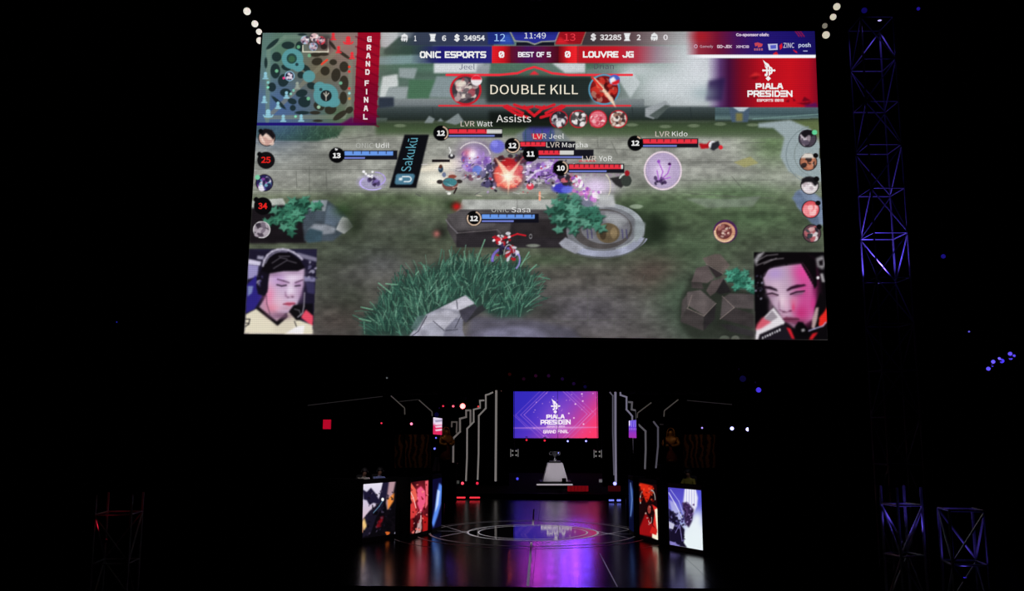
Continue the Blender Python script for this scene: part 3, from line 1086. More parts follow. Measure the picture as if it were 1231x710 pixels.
    c.poly([(718, 234), (738, 234), (740, 247), (722, 246)], (188, 190, 192), .9, .8)
    for k in range(7):
        c.poly([(685 + k * 9, 209), (692 + k * 9, 209), (690 + k * 9, 212), (687 + k * 9, 212)], (150, 132, 150), .9, .3)
    c.poly([(733, 214), (745, 212), (752, 220), (747, 226), (740, 222)], (44, 42, 44), 1, .6)
    c.ell(753, 217, 6.5, 7, (54, 60, 56), 1, .8)
    c.ring(752, 216, 7, 7, 1.6, (206, 214, 210), .9, 190, 300)
    c.ell(754, 208, 3, 3.4, (150, 26, 36), 1, .8)
    c.rect(696, 192.6, 717, 194.4, (214, 66, 76), .9)
    # bubble with a violet sprite
    c.ell(797, 205, 21.5, 22.5, (188, 164, 212), .75, 4)
    c.glow(795, 206, 10, 12, (236, 216, 246), .8)
    c.ring(797, 205, 22, 22.5, 1.8, (234, 214, 226), .95)
    for p in ([(794, 217), (797, 206), (792, 195)], [(794, 217), (803, 208), (806, 198)], [(795, 216), (806, 213)], [(792, 216), (790, 205)]):
        c.line(p, 1.4, (176, 100, 208), .9)
    c.ell(792, 194, 2, 2, (150, 84, 190))
    c.ell(805, 197, 2, 1.6, (70, 30, 90))
    c.blobs(788, 213, 800, 221, [(64, 44, 84), (40, 30, 56), (96, 66, 120)], 12, 3.4, 31)
    # small fighter at right, coin, left fighter
    c.poly([(840, 172), (850, 173), (854, 169), (852, 178), (843, 179)], (176, 20, 30), 1, .5)
    c.ell(857, 174, 5, 4.5, (226, 226, 232), 1, .8)
    c.poly([(856, 172), (864, 169), (866, 176), (858, 181), (854, 179)], (40, 40, 48), 1, .5)
    c.ell(866.5, 177, 2.6, 2.6, (218, 44, 54), 1, .6)
    c.ell(872, 278, 14.5, 14, (76, 40, 84), 1, .8)
    c.ell(871.5, 279, 12.5, 12, (206, 150, 120), 1, .8)
    c.ell(870.5, 278, 9.5, 9, (104, 52, 52), 1, .8)
    c.blobs(864, 271, 878, 285, [(226, 206, 190), (150, 96, 90), (200, 170, 160), (110, 60, 66)], 26, 2.4, 32, .85)
    c.ring(871, 279, 11.6, 11, 2.2, (240, 206, 168), .9, 20, 190)
    c.ell(447, 219, 16, 9, (188, 172, 244), .5, 5)
    c.ring(448, 220, 15, 8, 1.8, (196, 180, 250), .9, 30, 210)
    c.ring(451, 215, 12, 8, 1.5, (180, 160, 240), .8, -90, 60)
    c.blobs(436, 206, 448, 214, [(246, 244, 250), (250, 250, 250)], 8, 2, 33, .95)
    c.blobs(443, 214, 456, 224, [(44, 34, 58), (80, 66, 110), (130, 110, 180)], 16, 3.2, 34)
    # red lancer at bottom
    c.ring(608, 312, 16, 14, 3, (124, 104, 206), .9, -190, -20)
    c.ring(614, 312, 11, 13, 2, (164, 148, 232), .8, -90, 60)
    c.blobs(598, 292, 622, 312, [(34, 30, 48), (60, 50, 90), (214, 210, 222), (170, 30, 40)], 30, 3.6, 35, .9)
    c.line([(593, 285), (604, 287), (614, 284), (622, 281), (632, 283)], 1.8, (206, 30, 44))
    c.blobs(594, 283, 614, 292, [(204, 36, 48), (228, 226, 232), (150, 24, 36)], 16, 2.6, 36, .95)
    c.ell(611, 280.5, 3, 2, (224, 222, 230), 1, .6)
    c.ring(638, 284, 1.6, 2.4, .8, (190, 190, 196), .8)
    c.ring(612, 306, 6, 12, 1.2, (210, 206, 214), .8, -180, -10)

    # ---- banner laid on the lane
    c.poly([(486.5, 161.6), (516, 161.6), (500.4, 226), (468, 226)], (14, 15, 20), 1, .3)
    c.poly([(478, 208.6), (497, 208.6), (499, 211), (496.4, 220), (494, 222), (476.5, 222), (474.6, 219.5), (476, 211)], (76, 122, 146), 1, .5)
    c.ring(491, 215.2, 3.4, 3, 1.3, (232, 240, 244), 1, -100, 100)
    c.line([(484, 212.2), (491, 212.2)], 1.2, (232, 240, 244))
    c.line([(486, 218.2), (491, 218.2)], 1.2, (232, 240, 244))
    c.poly([(480, 214), (484, 213), (484, 217), (480, 217)], (232, 240, 244), 1, .3)

    # fine speckle of the melee and grain of the picture
    q2 = random.Random(17)
    for _ in range(150):
        x, y = q2.gauss(622, 38), q2.gauss(207, 11)
        if 552 < x < 720 and 178 < y < 238 and math.hypot(x - 612, y - 209) > 17:
            c.ell(x, y, q2.uniform(.6, 2.2), q2.uniform(.5, 1.6), q2.choice([(250, 246, 250), (26, 20, 34), (70, 56, 96), (214, 196, 226), (196, 60, 80), (40, 34, 50), (170, 150, 190)]), .8, .5, q2.uniform(0, 3))
    for _ in range(40):
        x, y = q2.uniform(500, 700), q2.uniform(190, 236)
        a_ = q2.uniform(-.5, .5)
        c.line([(x, y), (x + 7 * math.cos(a_), y + 7 * math.sin(a_))], .8, q2.choice([(240, 232, 240), (60, 50, 70), (255, 236, 220)]), .55)
    c.noise(288, 232, 1001, 415, .12, 6, 91, 1.6)
    gr = np.random.RandomState(5).rand(c.h, c.w).astype(np.float32)
    c.a *= (1 + .16 * (gr - .5))[..., None]
    # ---- health bars over the fighters
    def bar(cx, cy, x0, x1, y0, fx, col, mx, tail=None, tick=9, arcs=None):
        c.rect(x0 - 1, y0 - 1, x1, y0 + 9.8, (16, 16, 26), .95)
        c.rect(x0, y0, fx, y0 + 4.8, col)
        if tail:
            c.rect(fx, y0, tail, y0 + 4.8, (208, 208, 204))
        x = x0 + tick
        while x < fx - 1:
            c.line([(x, y0), (x, y0 + 2.6)], .9, (26, 22, 30), .9)
            x += tick
        c.rect(x0, y0 + 6.6, mx, y0 + 8.8, (118, 132, 216))
        c.ell(cx, cy, 9.5, 9.3, (8, 8, 10), 1, .7)
        if arcs:
            c.ring(cx, cy, 8, 8, 1.5, (226, 196, 170), 1, *arcs)
    RED, BLU = (232, 50, 66), (104, 152, 232)
    bar(405, 186.5, 414.5, 478, 182, 473, BLU, 439, tick=10)
    bar(530.5, 160, 540, 604.5, 155.5, 585.5, RED, 595, 604, 11, (-75, 60))
    bar(616.5, 175, 626, 692, 171, 656, RED, 627, tick=6, arcs=(-75, 150))
    bar(638, 185, 648, 714, 181, 673.5, RED, 701, 690, 6)
    bar(674.5, 202, 684.5, 751, 198, 747, RED, 729.5, 749.5, 6, (-75, 60))
    bar(764, 172, 773.5, 840, 167.5, 838.5, RED, 814, tick=8.2, arcs=(-75, -40))
    bar(570, 262.5, 579.5, 648, 258, 643, BLU, 618, tick=10, arcs=(-75, 210))
    c.poly([(402.5, 178), (407, 179.3), (403.5, 181)], (226, 226, 226))

    # ---- kill banner
    c.rect(585, 92, 712, 124, (22, 28, 28), .88, 2)
    c.rect(560, 93, 600, 120, (40, 50, 48), .5, 6)
    c.rect(690, 93, 730, 120, (40, 50, 48), .5, 6)
    c.rect(588, 134, 676, 154, (14, 18, 16), .8, 2)
    c.line([(537, 90), (600, 90), (622, 88), (634, 83), (642.5, 80.5), (651, 83), (664, 88), (684, 90), (760, 90)], 2.6, (236, 48, 62))
    c.poly([(636, 90), (642.5, 85), (649, 90)], (226, 44, 58), 1, .3)
    c.line([(528, 127), (608, 127)], 2, (226, 44, 56))
    c.line([(676, 127), (758, 127)], 2, (226, 44, 56))
    for s in (-1, 1):
        for x0, y0, x1, y1, x2, y2 in ((33, 127, 24, 131, 14, 136), (24, 126, 12, 130, 2, 128), (36, 128, 22, 137, 8, 141), (12, 128, 6, 134, 0, 139)):
            c.line([(642.5 + s * x0, y0), (642.5 + s * x1, y1), (642.5 + s * x2, y2)], 3.4, (216, 28, 42), .95)
    c.ell(560, 108, 19, 18.5, (196, 30, 44), 1, .7)
    c.ell(560, 108, 16.5, 16, (60, 54, 60), 1, .7)
    c.blobs(548, 96, 572, 120, [(228, 216, 206), (90, 78, 84), (180, 160, 160), (44, 40, 46), (150, 60, 74), (110, 100, 106)], 60, 5, 41, .85)
    c.ell(553, 100, 6, 4, (232, 224, 208), .8, 2)
    c.ell(573, 96.5, 6.6, 6.3, (232, 226, 230), 1, .6)
    c.poly([(566.6, 95.8), (568, 91.5), (573, 90.3), (578, 91.5), (579.4, 95.8)], (224, 32, 50), 1, .3)
    c.ell(726.5, 107.5, 19, 18.5, (84, 150, 180), 1, .7)
    c.ell(726.5, 107.5, 17, 16.5, (120, 24, 26), 1, .7)
    c.blobs(714, 96, 738, 120, [(200, 50, 40), (130, 22, 24), (90, 14, 18), (226, 96, 70), (60, 12, 16), (176, 120, 104)], 60, 5, 42, .85)
    c.poly([(711, 92), (716, 94), (737, 118), (741, 130), (734, 122), (722, 106)], (246, 214, 184), .95, .6)
    c.line([(712, 93), (724, 107)], 2.4, (226, 40, 34), .9)
    c.ell(739, 96, 6.6, 6.3, (70, 96, 190), 1, .6)
    c.poly([(733, 95), (738, 92), (744, 101), (739, 102), (734, 100)], (236, 236, 240), 1, .4)
    c.poly([(736, 99), (745, 95), (745, 99), (741, 102), (736, 102)], (214, 30, 40), 1, .4)
    c.poly([(579, 78), (571, 76), (590, 76)], (150, 156, 162), .6)
    for x, cols, sd in ((672, [(40, 36, 44), (200, 196, 202), (140, 132, 140), (232, 230, 232)], 1), (695.5, [(70, 66, 66), (214, 206, 204), (50, 46, 48), (240, 236, 236)], 2),
                        (719, [(222, 110, 126), (240, 180, 186), (196, 60, 80), (250, 220, 220)], 3), (743.5, [(214, 200, 190), (60, 44, 44), (150, 110, 96), (236, 228, 220)], 4)):
        c.ell(x, 143, 11, 10.8, (190, 28, 44), 1, .7)
        c.ell(x, 143, 9.6, 9.4, cols[0], 1, .7)
        c.blobs(x - 7, 137, x + 7, 150, cols, 34, 3.6, 50 + sd, .9)

    # ---- score bar
    c.grad([(478, 36), (594, 36), (594, 55), (478, 55)], [(478, (60, 74, 80), .2), (500, (50, 58, 80), .9), (594, (44, 50, 84), .95)], soft=.5)
    c.grad([(700, 36), (840, 36), (840, 54.5), (700, 54.5)], [(700, (56, 46, 52), .95), (760, (92, 66, 72), .9), (800, (150, 128, 134), .6), (840, (196, 190, 196), 0)], soft=.4)
    c.poly([(586, 36), (612, 36), (619, 53.5), (587, 53.5)], (30, 44, 120), 1, .4)
    c.poly([(600, 53), (605, 44), (612, 40), (618, 53)], (56, 96, 200), .7, 1.5)
    c.poly([(613, 36), (674, 36), (668, 50), (651, 50), (643, 53), (635, 50), (621, 50)], (40, 46, 146), 1, .4)
    c.grad([(613, 36), (674, 36), (668, 44), (621, 44)], [(36, (24, 26, 96)), (44, (40, 46, 146))], axis=1)
    c.line([(613, 37), (619, 49), (635, 50), (643, 53), (651, 50), (668, 49), (673, 37)], .9, (190, 182, 150), .85)
    c.poly([(621, 51), (634, 51), (643, 54.5), (652, 51), (667, 51), (667, 55), (621, 55)], (18, 18, 32), .95)
    c.poly([(674, 36), (705, 36), (699, 53.5), (667.5, 53.5)], (150, 18, 30), 1, .4)
    c.poly([(668, 53), (673, 44), (684, 52), (699, 53)], (214, 34, 44), .9, 1.2)
    c.line([(705, 37), (699, 53)], .9, (170, 150, 120), .7)
    c.grad([(495, 55.5), (592, 55.5), (592, 75.6), (495, 75.6)], [(495, (40, 50, 76), .1), (516, (38, 40, 96), .8), (530, (32, 28, 112), 1), (592, (40, 36, 120), 1)], soft=.3)
    c.grad([(592, 55.5), (617, 55.5), (617, 75.6), (592, 75.6)], [(592, (224, 30, 40)), (606, (196, 20, 32)), (617, (90, 14, 30))])
    c.grad([(614, 55.5), (674, 55.5), (674, 75.6), (614, 75.6)], [(614, (96, 16, 40)), (634, (70, 18, 84)), (655, (92, 18, 62)), (674, (74, 10, 22))])
    c.grad([(672, 55.5), (695, 55.5), (695, 75.6), (672, 75.6)], [(672, (110, 12, 24)), (684, (222, 28, 38)), (693, (236, 36, 44)), (695, (150, 18, 28))])
    c.grad([(695, 55.5), (835, 55.5), (835, 75.6), (695, 75.6)], [(695, (182, 22, 34)), (740, (196, 26, 42)), (766, (178, 50, 70), .95), (790, (160, 120, 140), .7), (830, (200, 200, 206), 0)], soft=.3)
    W = (232, 234, 236)
    for x, y in ((486.4, 45.6), (786.8, 44.6)):
        c.poly([(x - 3.6, y - 3), (x - 2, y - 4), (x, y - 5.4), (x + 2, y - 4), (x + 3.6, y - 3), (x + 4, y + 2), (x + 2.6, y + 4.8), (x + 1.4, y + 1), (x + .8, y + 4.4),
                (x - .8, y + 4.4), (x - 1.4, y + 1), (x - 2.6, y + 4.8), (x - 4, y + 2)], W, 1, .2)
        c.line([(x - 2, y - .5), (x + 2, y - .5)], .9, (60, 62, 74), .8)
    for x, y in ((520.4, 45.4), (754.2, 44.6)):
        c.poly([(x - 4, y - 4.6), (x + 4, y - 4.6), (x + 3, y - 2), (x + 2.4, y + 2), (x + 4, y + 4.6), (x - 4, y + 4.6), (x - 2.4, y + 2), (x - 3, y - 2)], W, 1, .2)

    # ---- sponsor strip and the red tournament panel at right
    c.grad([(824, 36), (980.5, 36), (981, 66), (824, 66)], [(824, (150, 60, 80), 0), (840, (140, 26, 44), .9), (862, (112, 20, 50), 1), (884, (70, 20, 84), 1),
                                                           (915, (36, 22, 112), 1), (960, (26, 18, 104), 1), (981, (22, 16, 88), 1)])
    c.glow(843, 44, 12, 8, (176, 24, 34), .7)
    for x in (955, 958, 961):
        c.line([(x, 36), (x + 6, 44)], .9, (190, 24, 44), .9)
    c.poly([(937, 55), (940, 52), (941, 57), (938, 60)], (220, 26, 40))
    c.poly([(930, 64), (934, 62), (936, 66), (930, 66)], (200, 26, 40))
    c.poly([(953, 59), (958, 62), (959, 64), (955, 62)], (220, 26, 40))
    c.grad([(850, 69), (983, 69), (985, 129), (850, 129)], [(850, (120, 80, 150), 0), (858, (90, 50, 120), .4), (866, (70, 30, 90), .85), (876, (66, 16, 56), 1), (892, (120, 12, 32), 1), (915, (178, 16, 30), 1),
                                                           (950, (196, 18, 30), 1), (972, (176, 14, 32), 1), (985, (120, 10, 34), 1)])
    c.poly([(852, 97), (872, 93), (868, 121), (848, 121)], (40, 26, 70), .85, 2)
    c.glow(846, 112, 14, 9, (150, 170, 176), .6)
    c.poly([(900, 93), (908, 87), (914, 89), (915, 91)], (226, 50, 50), .7, .8)
    c.poly([(900, 93), (914, 91), (908, 96)], (100, 8, 20), .7, .8)
    for p in ([(964, 122), (967, 116), (975, 121)], [(953, 117), (957, 121), (954, 122)], [(944, 122), (949, 119), (949, 123)], [(958, 124), (976, 122), (972, 127)]):
        c.poly(p, (90, 6, 24), .8, .4)
    c.poly([(966, 127), (981, 123), (984, 129), (970, 129)], (70, 20, 96), .8, .8)
    c.grad([(826, 65.6), (980.6, 65.6), (980.7, 69.6), (826, 69.6)], [(826, (240, 240, 246), 0), (845, (240, 240, 246), 1), (981, (248, 248, 252), 1)])

    # ---- map at top left
    mp = [(316, 38), (431, 38), (425, 149), (309, 149)]
    c.poly(mp, (84, 100, 104))
    for x, y, rx, ry, k, a in ((330, 130, 40, 40, (72, 100, 150), .9), (340, 60, 36, 30, (84, 122, 100), .9), (415, 55, 40, 36, (152, 116, 112), .95), (385, 85, 26, 26, (110, 100, 76), .8),
                               (410, 138, 24, 18, (82, 108, 78), .9), (420, 100, 12, 40, (124, 112, 98), .7), (322, 80, 8, 40, (96, 128, 128), .7)):
        c.glow(x, y, rx, ry, k, a)
    L = crop(310, 35, 6.173)
    c.line(L((70, 680), (80, 150), (200, 60), (560, 50)), 5, (112, 138, 122), .6)
    c.line(L((60, 655), (640, 650), (680, 560), (690, 220)), 5, (124, 132, 116), .6)
    c.line(L((110, 620), (620, 130)), 5, (132, 128, 108), .55)
    for x, y, rx, ry, r in ((110, 110, 60, 16, -.7), (225, 120, 48, 28, 0), (140, 205, 36, 36, .6), (60, 250, 12, 40, 0), (130, 310, 36, 56, 0), (190, 380, 40, 48, .3), (105, 430, 30, 34, 0),
                            (205, 470, 40, 30, 0), (155, 545, 70, 14, .75), (255, 535, 34, 22, .3), (260, 585, 22, 22, 0), (325, 475, 44, 28, -.2), (345, 540, 46, 40, .2), (330, 620, 54, 14, 0),
                            (425, 620, 40, 14, 0), (455, 570, 42, 34, .4), (540, 595, 44, 36, -.3), (635, 510, 28, 48, 0), (640, 400, 34, 56, 0), (580, 340, 34, 50, .2), (640, 280, 34, 40, 0),
                            (500, 310, 34, 34, .4), (440, 240, 40, 28, -.2), (560, 245, 28, 22, 0), (490, 130, 24, 22, 0), (490, 185, 36, 14, 0), (430, 190, 40, 16, 0), (310, 130, 30, 40, 0),
                            (210, 285, 36, 22, .3), (355, 290, 40, 22, .6), (400, 420, 36, 26, .3), (320, 340, 26, 26, 0), (330, 40, 34, 10, 0), (445, 680, 36, 10, 0), (640, 190, 60, 12, .6), (555, 120, 40, 12, .9), (610, 640, 60, 22, -.6), (680, 600, 30, 24, -.6)):
        k = (24, 40, 42) if x < 420 else (42, 38, 30)
        (px, py), = L((x, y))
        c.ell(px, py, rx / 6.173, ry / 6.173, k, .88, .8, r)
    T = (86, 150, 156)
    for x, y, rx, ry in ((258, 220, 80, 76), (300, 270, 46, 46), (380, 350, 46, 44), (505, 490, 92, 86), (460, 430, 44, 40), (560, 540, 50, 40)):
        (px, py), = L((x, y))
        c.ell(px, py, rx / 6.173, ry / 6.173, T, .95, 1)
    for x, y, r, k in ((252, 218, 38, (40, 70, 66)), (252, 222, 24, (56, 96, 70)), (290, 262, 12, (36, 60, 66)), (507, 494, 42, (30, 36, 38)), (468, 448, 12, (44, 70, 74)), (615, 400, 13, (110, 170, 140)),
                       (375, 515, 13, (110, 180, 140)), (452, 578, 13, (150, 190, 160)), (302, 132, 13, (96, 160, 120)), (382, 196, 13, (110, 170, 130)), (140, 310, 13, (110, 180, 140))):
        (px, py), = L((x, y))
        c.ell(px, py, r / 6.173, r / 6.173, k, 1, .7)
    c.line(L((490, 475), (507, 500), (527, 475)), 1.2, (200, 196, 180), .9)
    c.line(L((507, 465), (507, 528)), 1.2, (190, 186, 176), .9)

    def tower(x, y, k, big=False):
        (px, py), = L((x, y))
        s = 1.5 if big else 1
        c.ell(px, py - 2.6, 1.9 * s, 1.9 * s, k, 1, .5)
        c.poly([(px - 1.7 * s, py - 1), (px + 1.7 * s, py - 1), (px + 2.4 * s, py + 3), (px - 2.4 * s, py + 3)], k, 1, .3)
        c.line([(px - 3 * s, py + 3.6), (px + 3 * s, py + 3.6)], 1.4, k)
        if big:
            c.ring(px, py + 1, 5.6, 3.4, 1.4, k, 1, 0, 180)
    for x, y, b in ((560, 55, 0), (672, 85, 1), (600, 152, 0), (700, 196, 0)):
        tower(x, y, (232, 48, 58), b)
    for x, y, b in ((57, 345, 0), (48, 522, 0), (150, 565, 0), (213, 488, 0), (77, 628, 1), (189, 662, 0), (322, 660, 0)):
        tower(x, y, (142, 196, 214), b)
    tower(293, 418, (150, 160, 150))
    for x, y, k in ((680, 280, (230, 60, 40)), (679, 315, (230, 50, 50)), (679, 440, (220, 60, 60)), (680, 475, (150, 210, 214)), (680, 515, (200, 130, 60)), (280, 648, (130, 220, 180)), (75, 432, (130, 220, 190)),
                    (76, 395, (130, 200, 200)), (245, 480, (130, 200, 180)), (265, 455, (120, 190, 170))):
        (px, py), = L((x, y))
        c.ell(px, py, 1.6, 1.6, k, 1, .6)
    c.line(L((475, 260), (515, 228)), 2.4, (230, 70, 50))
    c.line(L((335, 120), (335, 168), (523, 168), (523, 72)), 1.1, (232, 228, 206))
    c.poly(L((370, 40), (540, 40), (545, 150), (380, 130)), (40, 24, 30), .6, 2)
    for x, y, k in ((350, 80, (170, 196, 220)), (420, 62, (230, 190, 190)), (412, 130, (150, 180, 210)), (470, 84, (206, 60, 72))):
        (px, py), = L((x, y))
        c.ell(px, py, 5, 5, k, 1, .6)
        c.blobs(px - 3.4, py - 3.4, px + 3.4, py + 3.4, [(50, 40, 60), (236, 226, 226), (150, 110, 130), (200, 170, 180)], 14, 2.2, int(x), .9)
    (px, py), = L((236, 348))
    c.ell(px, py, 6, 6, (150, 196, 224), 1, .6)
    c.ell(px, py, 5, 5, (30, 24, 50), 1, .6)
    c.blobs(px - 3, py - 3, px + 3, py + 3, [(226, 216, 230), (90, 60, 130)], 10, 2, 77, .9)
    c.ell(px - 7, py + 2.4, 1.6, 1.6, (230, 60, 130), 1, .5)
    # red ribbon beside the map and its lower edge
    rp = [(430.4, 37), (458, 37), (452.6, 149.6), (424.6, 149.6)]
    c.grad(rp, [(37, (150, 12, 36)), (80, (158, 12, 38)), (110, (120, 8, 40)), (135, (128, 8, 46)), (150, (86, 8, 60))], axis=1)
    for k in range(9):
        c.line([(428, 44 + k * 12), (455, 56 + k * 12)], 2.2, (104, 4, 30), .5)
    c.grad([(309, 147), (453, 148), (452.5, 150.6), (309, 150.6)], [(309, (28, 20, 112)), (390, (40, 18, 110)), (430, (80, 8, 70)), (453, (70, 8, 40))])
    c.poly([(424, 140), (408, 150), (426, 150)], (84, 8, 70), .9, 1)

    # ---- round portraits down both sides (no likeness: plain patches of their colours)
    def portrait(x, y, r, base, cols, sd, edge=(20, 18, 24)):
        c.ell(x, y, r, r * .98, edge, 1, .7)
        c.ell(x, y, r - 1, r - 1, base, 1, .7)
        c.blobs(x - r * .55, y - r * .55, x + r * .55, y + r * .55, cols, 26, r * .42, sd, .9)
    portrait(320.8, 165.5, 10.4, (206, 170, 156), [(226, 196, 182), (236, 212, 200), (196, 156, 146)], 61)
    c.poly([(312, 160), (318, 154.5), (327, 156), (331, 163), (329, 168), (324, 163), (320, 160), (316, 164)], (24, 20, 24), 1, .5)
    c.ell(313.5, 157.6, 2.8, 2.8, (10, 10, 12), 1, .6)
    c.ell(319.8, 192.6, 10.6, 10.3, (18, 16, 18), 1, .7)
    c.ell(312, 185.4, 3, 3, (10, 10, 12), 1, .6)
    portrait(317.8, 219.8, 10.6, (40, 36, 84), [(214, 208, 224), (70, 66, 140), (30, 26, 60), (236, 232, 240), (130, 60, 150), (110, 170, 190)], 62)
    c.ell(309.6, 213, 3, 3, (120, 200, 160), 1, .6)
    c.ell(316, 247.6, 10.8, 10.6, (10, 9, 11), 1, .7)
    c.ell(308, 240, 3.2, 3.2, (8, 8, 10), 1, .6)
    portrait(314.6, 276, 10.4, (150, 140, 150), [(70, 60, 72), (120, 108, 122), (50, 44, 54), (176, 166, 176)], 63, (226, 224, 226))
    portrait(970.8, 166.4, 11, (70, 62, 74), [(40, 34, 44), (150, 136, 146), (206, 196, 204), (90, 80, 96)], 64)
    c.poly([(962, 160), (968, 156), (978, 157), (980, 163), (972, 162), (968, 166)], (24, 20, 26), 1, .5)
    c.ell(979.3, 159, 3.2, 3, (96, 206, 150), 1, .6)
    portrait(971.8, 194.6, 10.8, (160, 104, 80), [(60, 44, 40), (226, 210, 196), (190, 120, 90), (40, 32, 34)], 65)
    c.poly([(962, 190), (967, 184.5), (976, 184.5), (981, 190)], (216, 208, 200), 1, .5)
    c.ell(980.6, 186.8, 3.2, 3, (14, 12, 14), 1, .6)
    portrait(973.4, 222.8, 11, (214, 206, 208), [(236, 230, 232), (186, 172, 178), (222, 212, 216)], 66)
    c.poly([(963, 222), (964, 215), (970, 212), (979, 213), (984, 220), (980, 224), (976, 219), (968, 219)], (26, 24, 28), 1, .5)
    c.ell(981.6, 215, 3.4, 3.2, (14, 12, 14), 1, .6)
    portrait(974.6, 251.4, 11, (214, 84, 92), [(236, 140, 146), (180, 50, 66), (246, 190, 190), (226, 104, 110)], 67)
    c.ell(983.4, 243.8, 3.2, 3, (14, 12, 14), 1, .6)
    portrait(976, 280.4, 11.2, (90, 62, 70), [(226, 216, 218), (60, 70, 76), (170, 90, 96), (40, 36, 44), (206, 160, 160)], 68)
    c.ell(984.6, 272.4, 3.2, 3, (14, 12, 14), 1, .6)

    # ---- camera picture bottom left: player in a pale jersey with headset
    A = crop(280, 295, 6.155)
    fr = A((120, 25), (622, 25), (592, 660), (80, 655))
    c.poly(fr, (28, 24, 44))
    for p, k in ((A((120, 30), (620, 30), (615, 130), (430, 40), (200, 40)), (34, 32, 56)), (A((470, 50), (620, 90), (620, 120), (500, 90)), (120, 116, 140)),
                 (A((115, 100), (210, 120), (200, 150), (112, 140)), (206, 200, 224)), (A((110, 140), (190, 150), (180, 230), (108, 250)), (150, 142, 190)),
                 (A((180, 75), (230, 80), (225, 105), (178, 100)), (150, 146, 170)), (A((104, 290), (170, 220), (215, 380), (160, 470), (95, 500)), (44, 36, 124)),
                 (A((110, 300), (150, 300), (140, 350), (108, 380)), (120, 130, 180)), (A((525, 230), (612, 235), (608, 270), (530, 265)), (126, 122, 160)),
                 (A((540, 270), (606, 275), (604, 360), (550, 350)), (52, 48, 84)), (A((470, 430), (592, 430), (590, 600), (520, 520)), (14, 12, 18)),
                 (A((500, 530), (540, 475), (592, 520), (590, 600)), (226, 76, 100))):
        c.poly(p, k, 1, .5)
    c.blobs(370, 312, 380, 335, [(150, 146, 170), (40, 36, 60), (90, 86, 116)], 16, 2.6, 71, .9)
    c.poly(A((185, 470), (250, 370), (470, 440), (440, 540), (330, 580)), (178, 144, 168), 1, .5)                      # neck
    c.poly(A((82, 652), (95, 510), (180, 465), (330, 590), (410, 495), (470, 545), (590, 590), (592, 658)), (222, 214, 192), 1, .5)   # jersey
    c.poly(A((300, 560), (420, 520), (470, 560), (440, 640), (300, 640)), (206, 196, 178), .6, 2)
    c.poly(A((165, 465), (195, 455), (325, 560), (400, 490), (405, 530), (330, 595)), (18, 14, 18), 1, .4)
    c.line(A((88, 545), (125, 545), (118, 575), (95, 575)), 1.1, (30, 26, 30))
    c.line(A((90, 600), (120, 580)), 1.1, (30, 26, 30))
    c.poly(A((390, 650), (470, 600), (530, 590), (520, 655)), (238, 234, 236), 1, .5)
    c.poly(A((262, 200), (530, 170), (520, 300), (505, 360), (470, 450), (400, 500), (330, 495), (250, 430), (245, 330)), (200, 176, 204), 1, .8)   # face
    c.glow(*A((270, 380))[0], 7, 14, (236, 120, 160), .7)
    c.glow(*A((300, 460))[0], 8, 6, (230, 120, 140), .6)
    c.glow(*A((340, 250))[0], 9, 7, (190, 150, 212), .7)
    c.glow(*A((440, 240))[0], 10, 6, (228, 212, 232), .8)
    c.glow(*A((430, 330))[0], 4, 10, (232, 216, 234), .8)
    c.glow(*A((345, 420))[0], 9, 9, (226, 190, 206), .6)
    c.glow(*A((500, 360))[0], 4, 10, (150, 110, 150), .5)
    c.glow(*A((365, 285))[0], 8, 4, (170, 130, 170), .7)
    c.glow(*A((485, 285))[0], 6, 4, (160, 120, 165), .7)
    c.glow(*A((420, 375))[0], 6, 3, (176, 130, 160), .7)
    c.glow(*A((400, 465))[0], 7, 2.5, (186, 140, 160), .7)
    c.glow(*A((360, 520))[0], 14, 4, (120, 84, 110), .8)
    c.glow(*A((300, 215))[0], 12, 3, (130, 96, 130), .6)
    c.glow(*A((450, 200))[0], 12, 3, (150, 120, 150), .6)
    c.line(A((330, 250), (375, 262), (415, 275)), 1.8, (96, 66, 96), .85)
    c.line(A((462, 275), (515, 255)), 1.8, (96, 66, 96), .85)
    c.line(A((325, 290), (360, 300), (395, 294)), 1.5, (40, 26, 44), .95)
    c.line(A((460, 300), (498, 296)), 1.5, (40, 26, 44), .95)
    c.line(A((388, 345), (390, 372), (402, 380)), 2, (140, 100, 136), .5)
    c.glow(*A((410, 384))[0], 1.6, 1, (90, 56, 84), .9)
    c.glow(*A((440, 380))[0], 1.6, 1, (90, 56, 84), .9)
    c.glow(*A((415, 340))[0], 2.2, 8, (230, 216, 236), .6)
    c.poly(A((365, 435), (400, 420), (455, 420), (465, 432), (420, 448)), (206, 90, 116), 1, .5)
    c.line(A((372, 434), (462, 430)), 1.1, (96, 36, 60), .8)
    for k in range(9):
        c.line(A((285 + k * 24, 178 - k * 2), (300 + k * 22, 196 - k * 3)), 1.2, (14, 11, 16), .9)
    c.poly(A((205, 330), (200, 200), (240, 110), (320, 55), (420, 55), (500, 110), (535, 165), (480, 190), (370, 190), (270, 208), (262, 260), (245, 345)), (14, 11, 16), 1, .5)   # hair
    for p in (A((290, 130), (350, 90), (400, 100)), A((300, 170), (400, 110), (470, 130)), A((340, 80), (420, 80))):
        c.line(p, 1.1, (110, 104, 116), .7)
    c.line(A((222, 150), (232, 110), (255, 72), (290, 44), (330, 30), (370, 27), (410, 34), (450, 52), (485, 76), (512, 102)), 2.6, (190, 184, 204), .85)
    c.line(A((240, 130), (262, 88), (300, 58), (345, 43), (400, 45)), 2, (130, 124, 146), .7)
    c.poly(A((180, 220), (215, 190), (262, 210), (258, 340), (235, 375), (185, 360), (172, 300)), (20, 16, 28), 1, .5)
    c.blobs(309, 330, 316, 345, [(70, 64, 110), (40, 36, 60), (150, 144, 170)], 10, 2, 72, .9)
    c.line(A((248, 370), (250, 430), (275, 510)), .9, (70, 50, 66), .8)
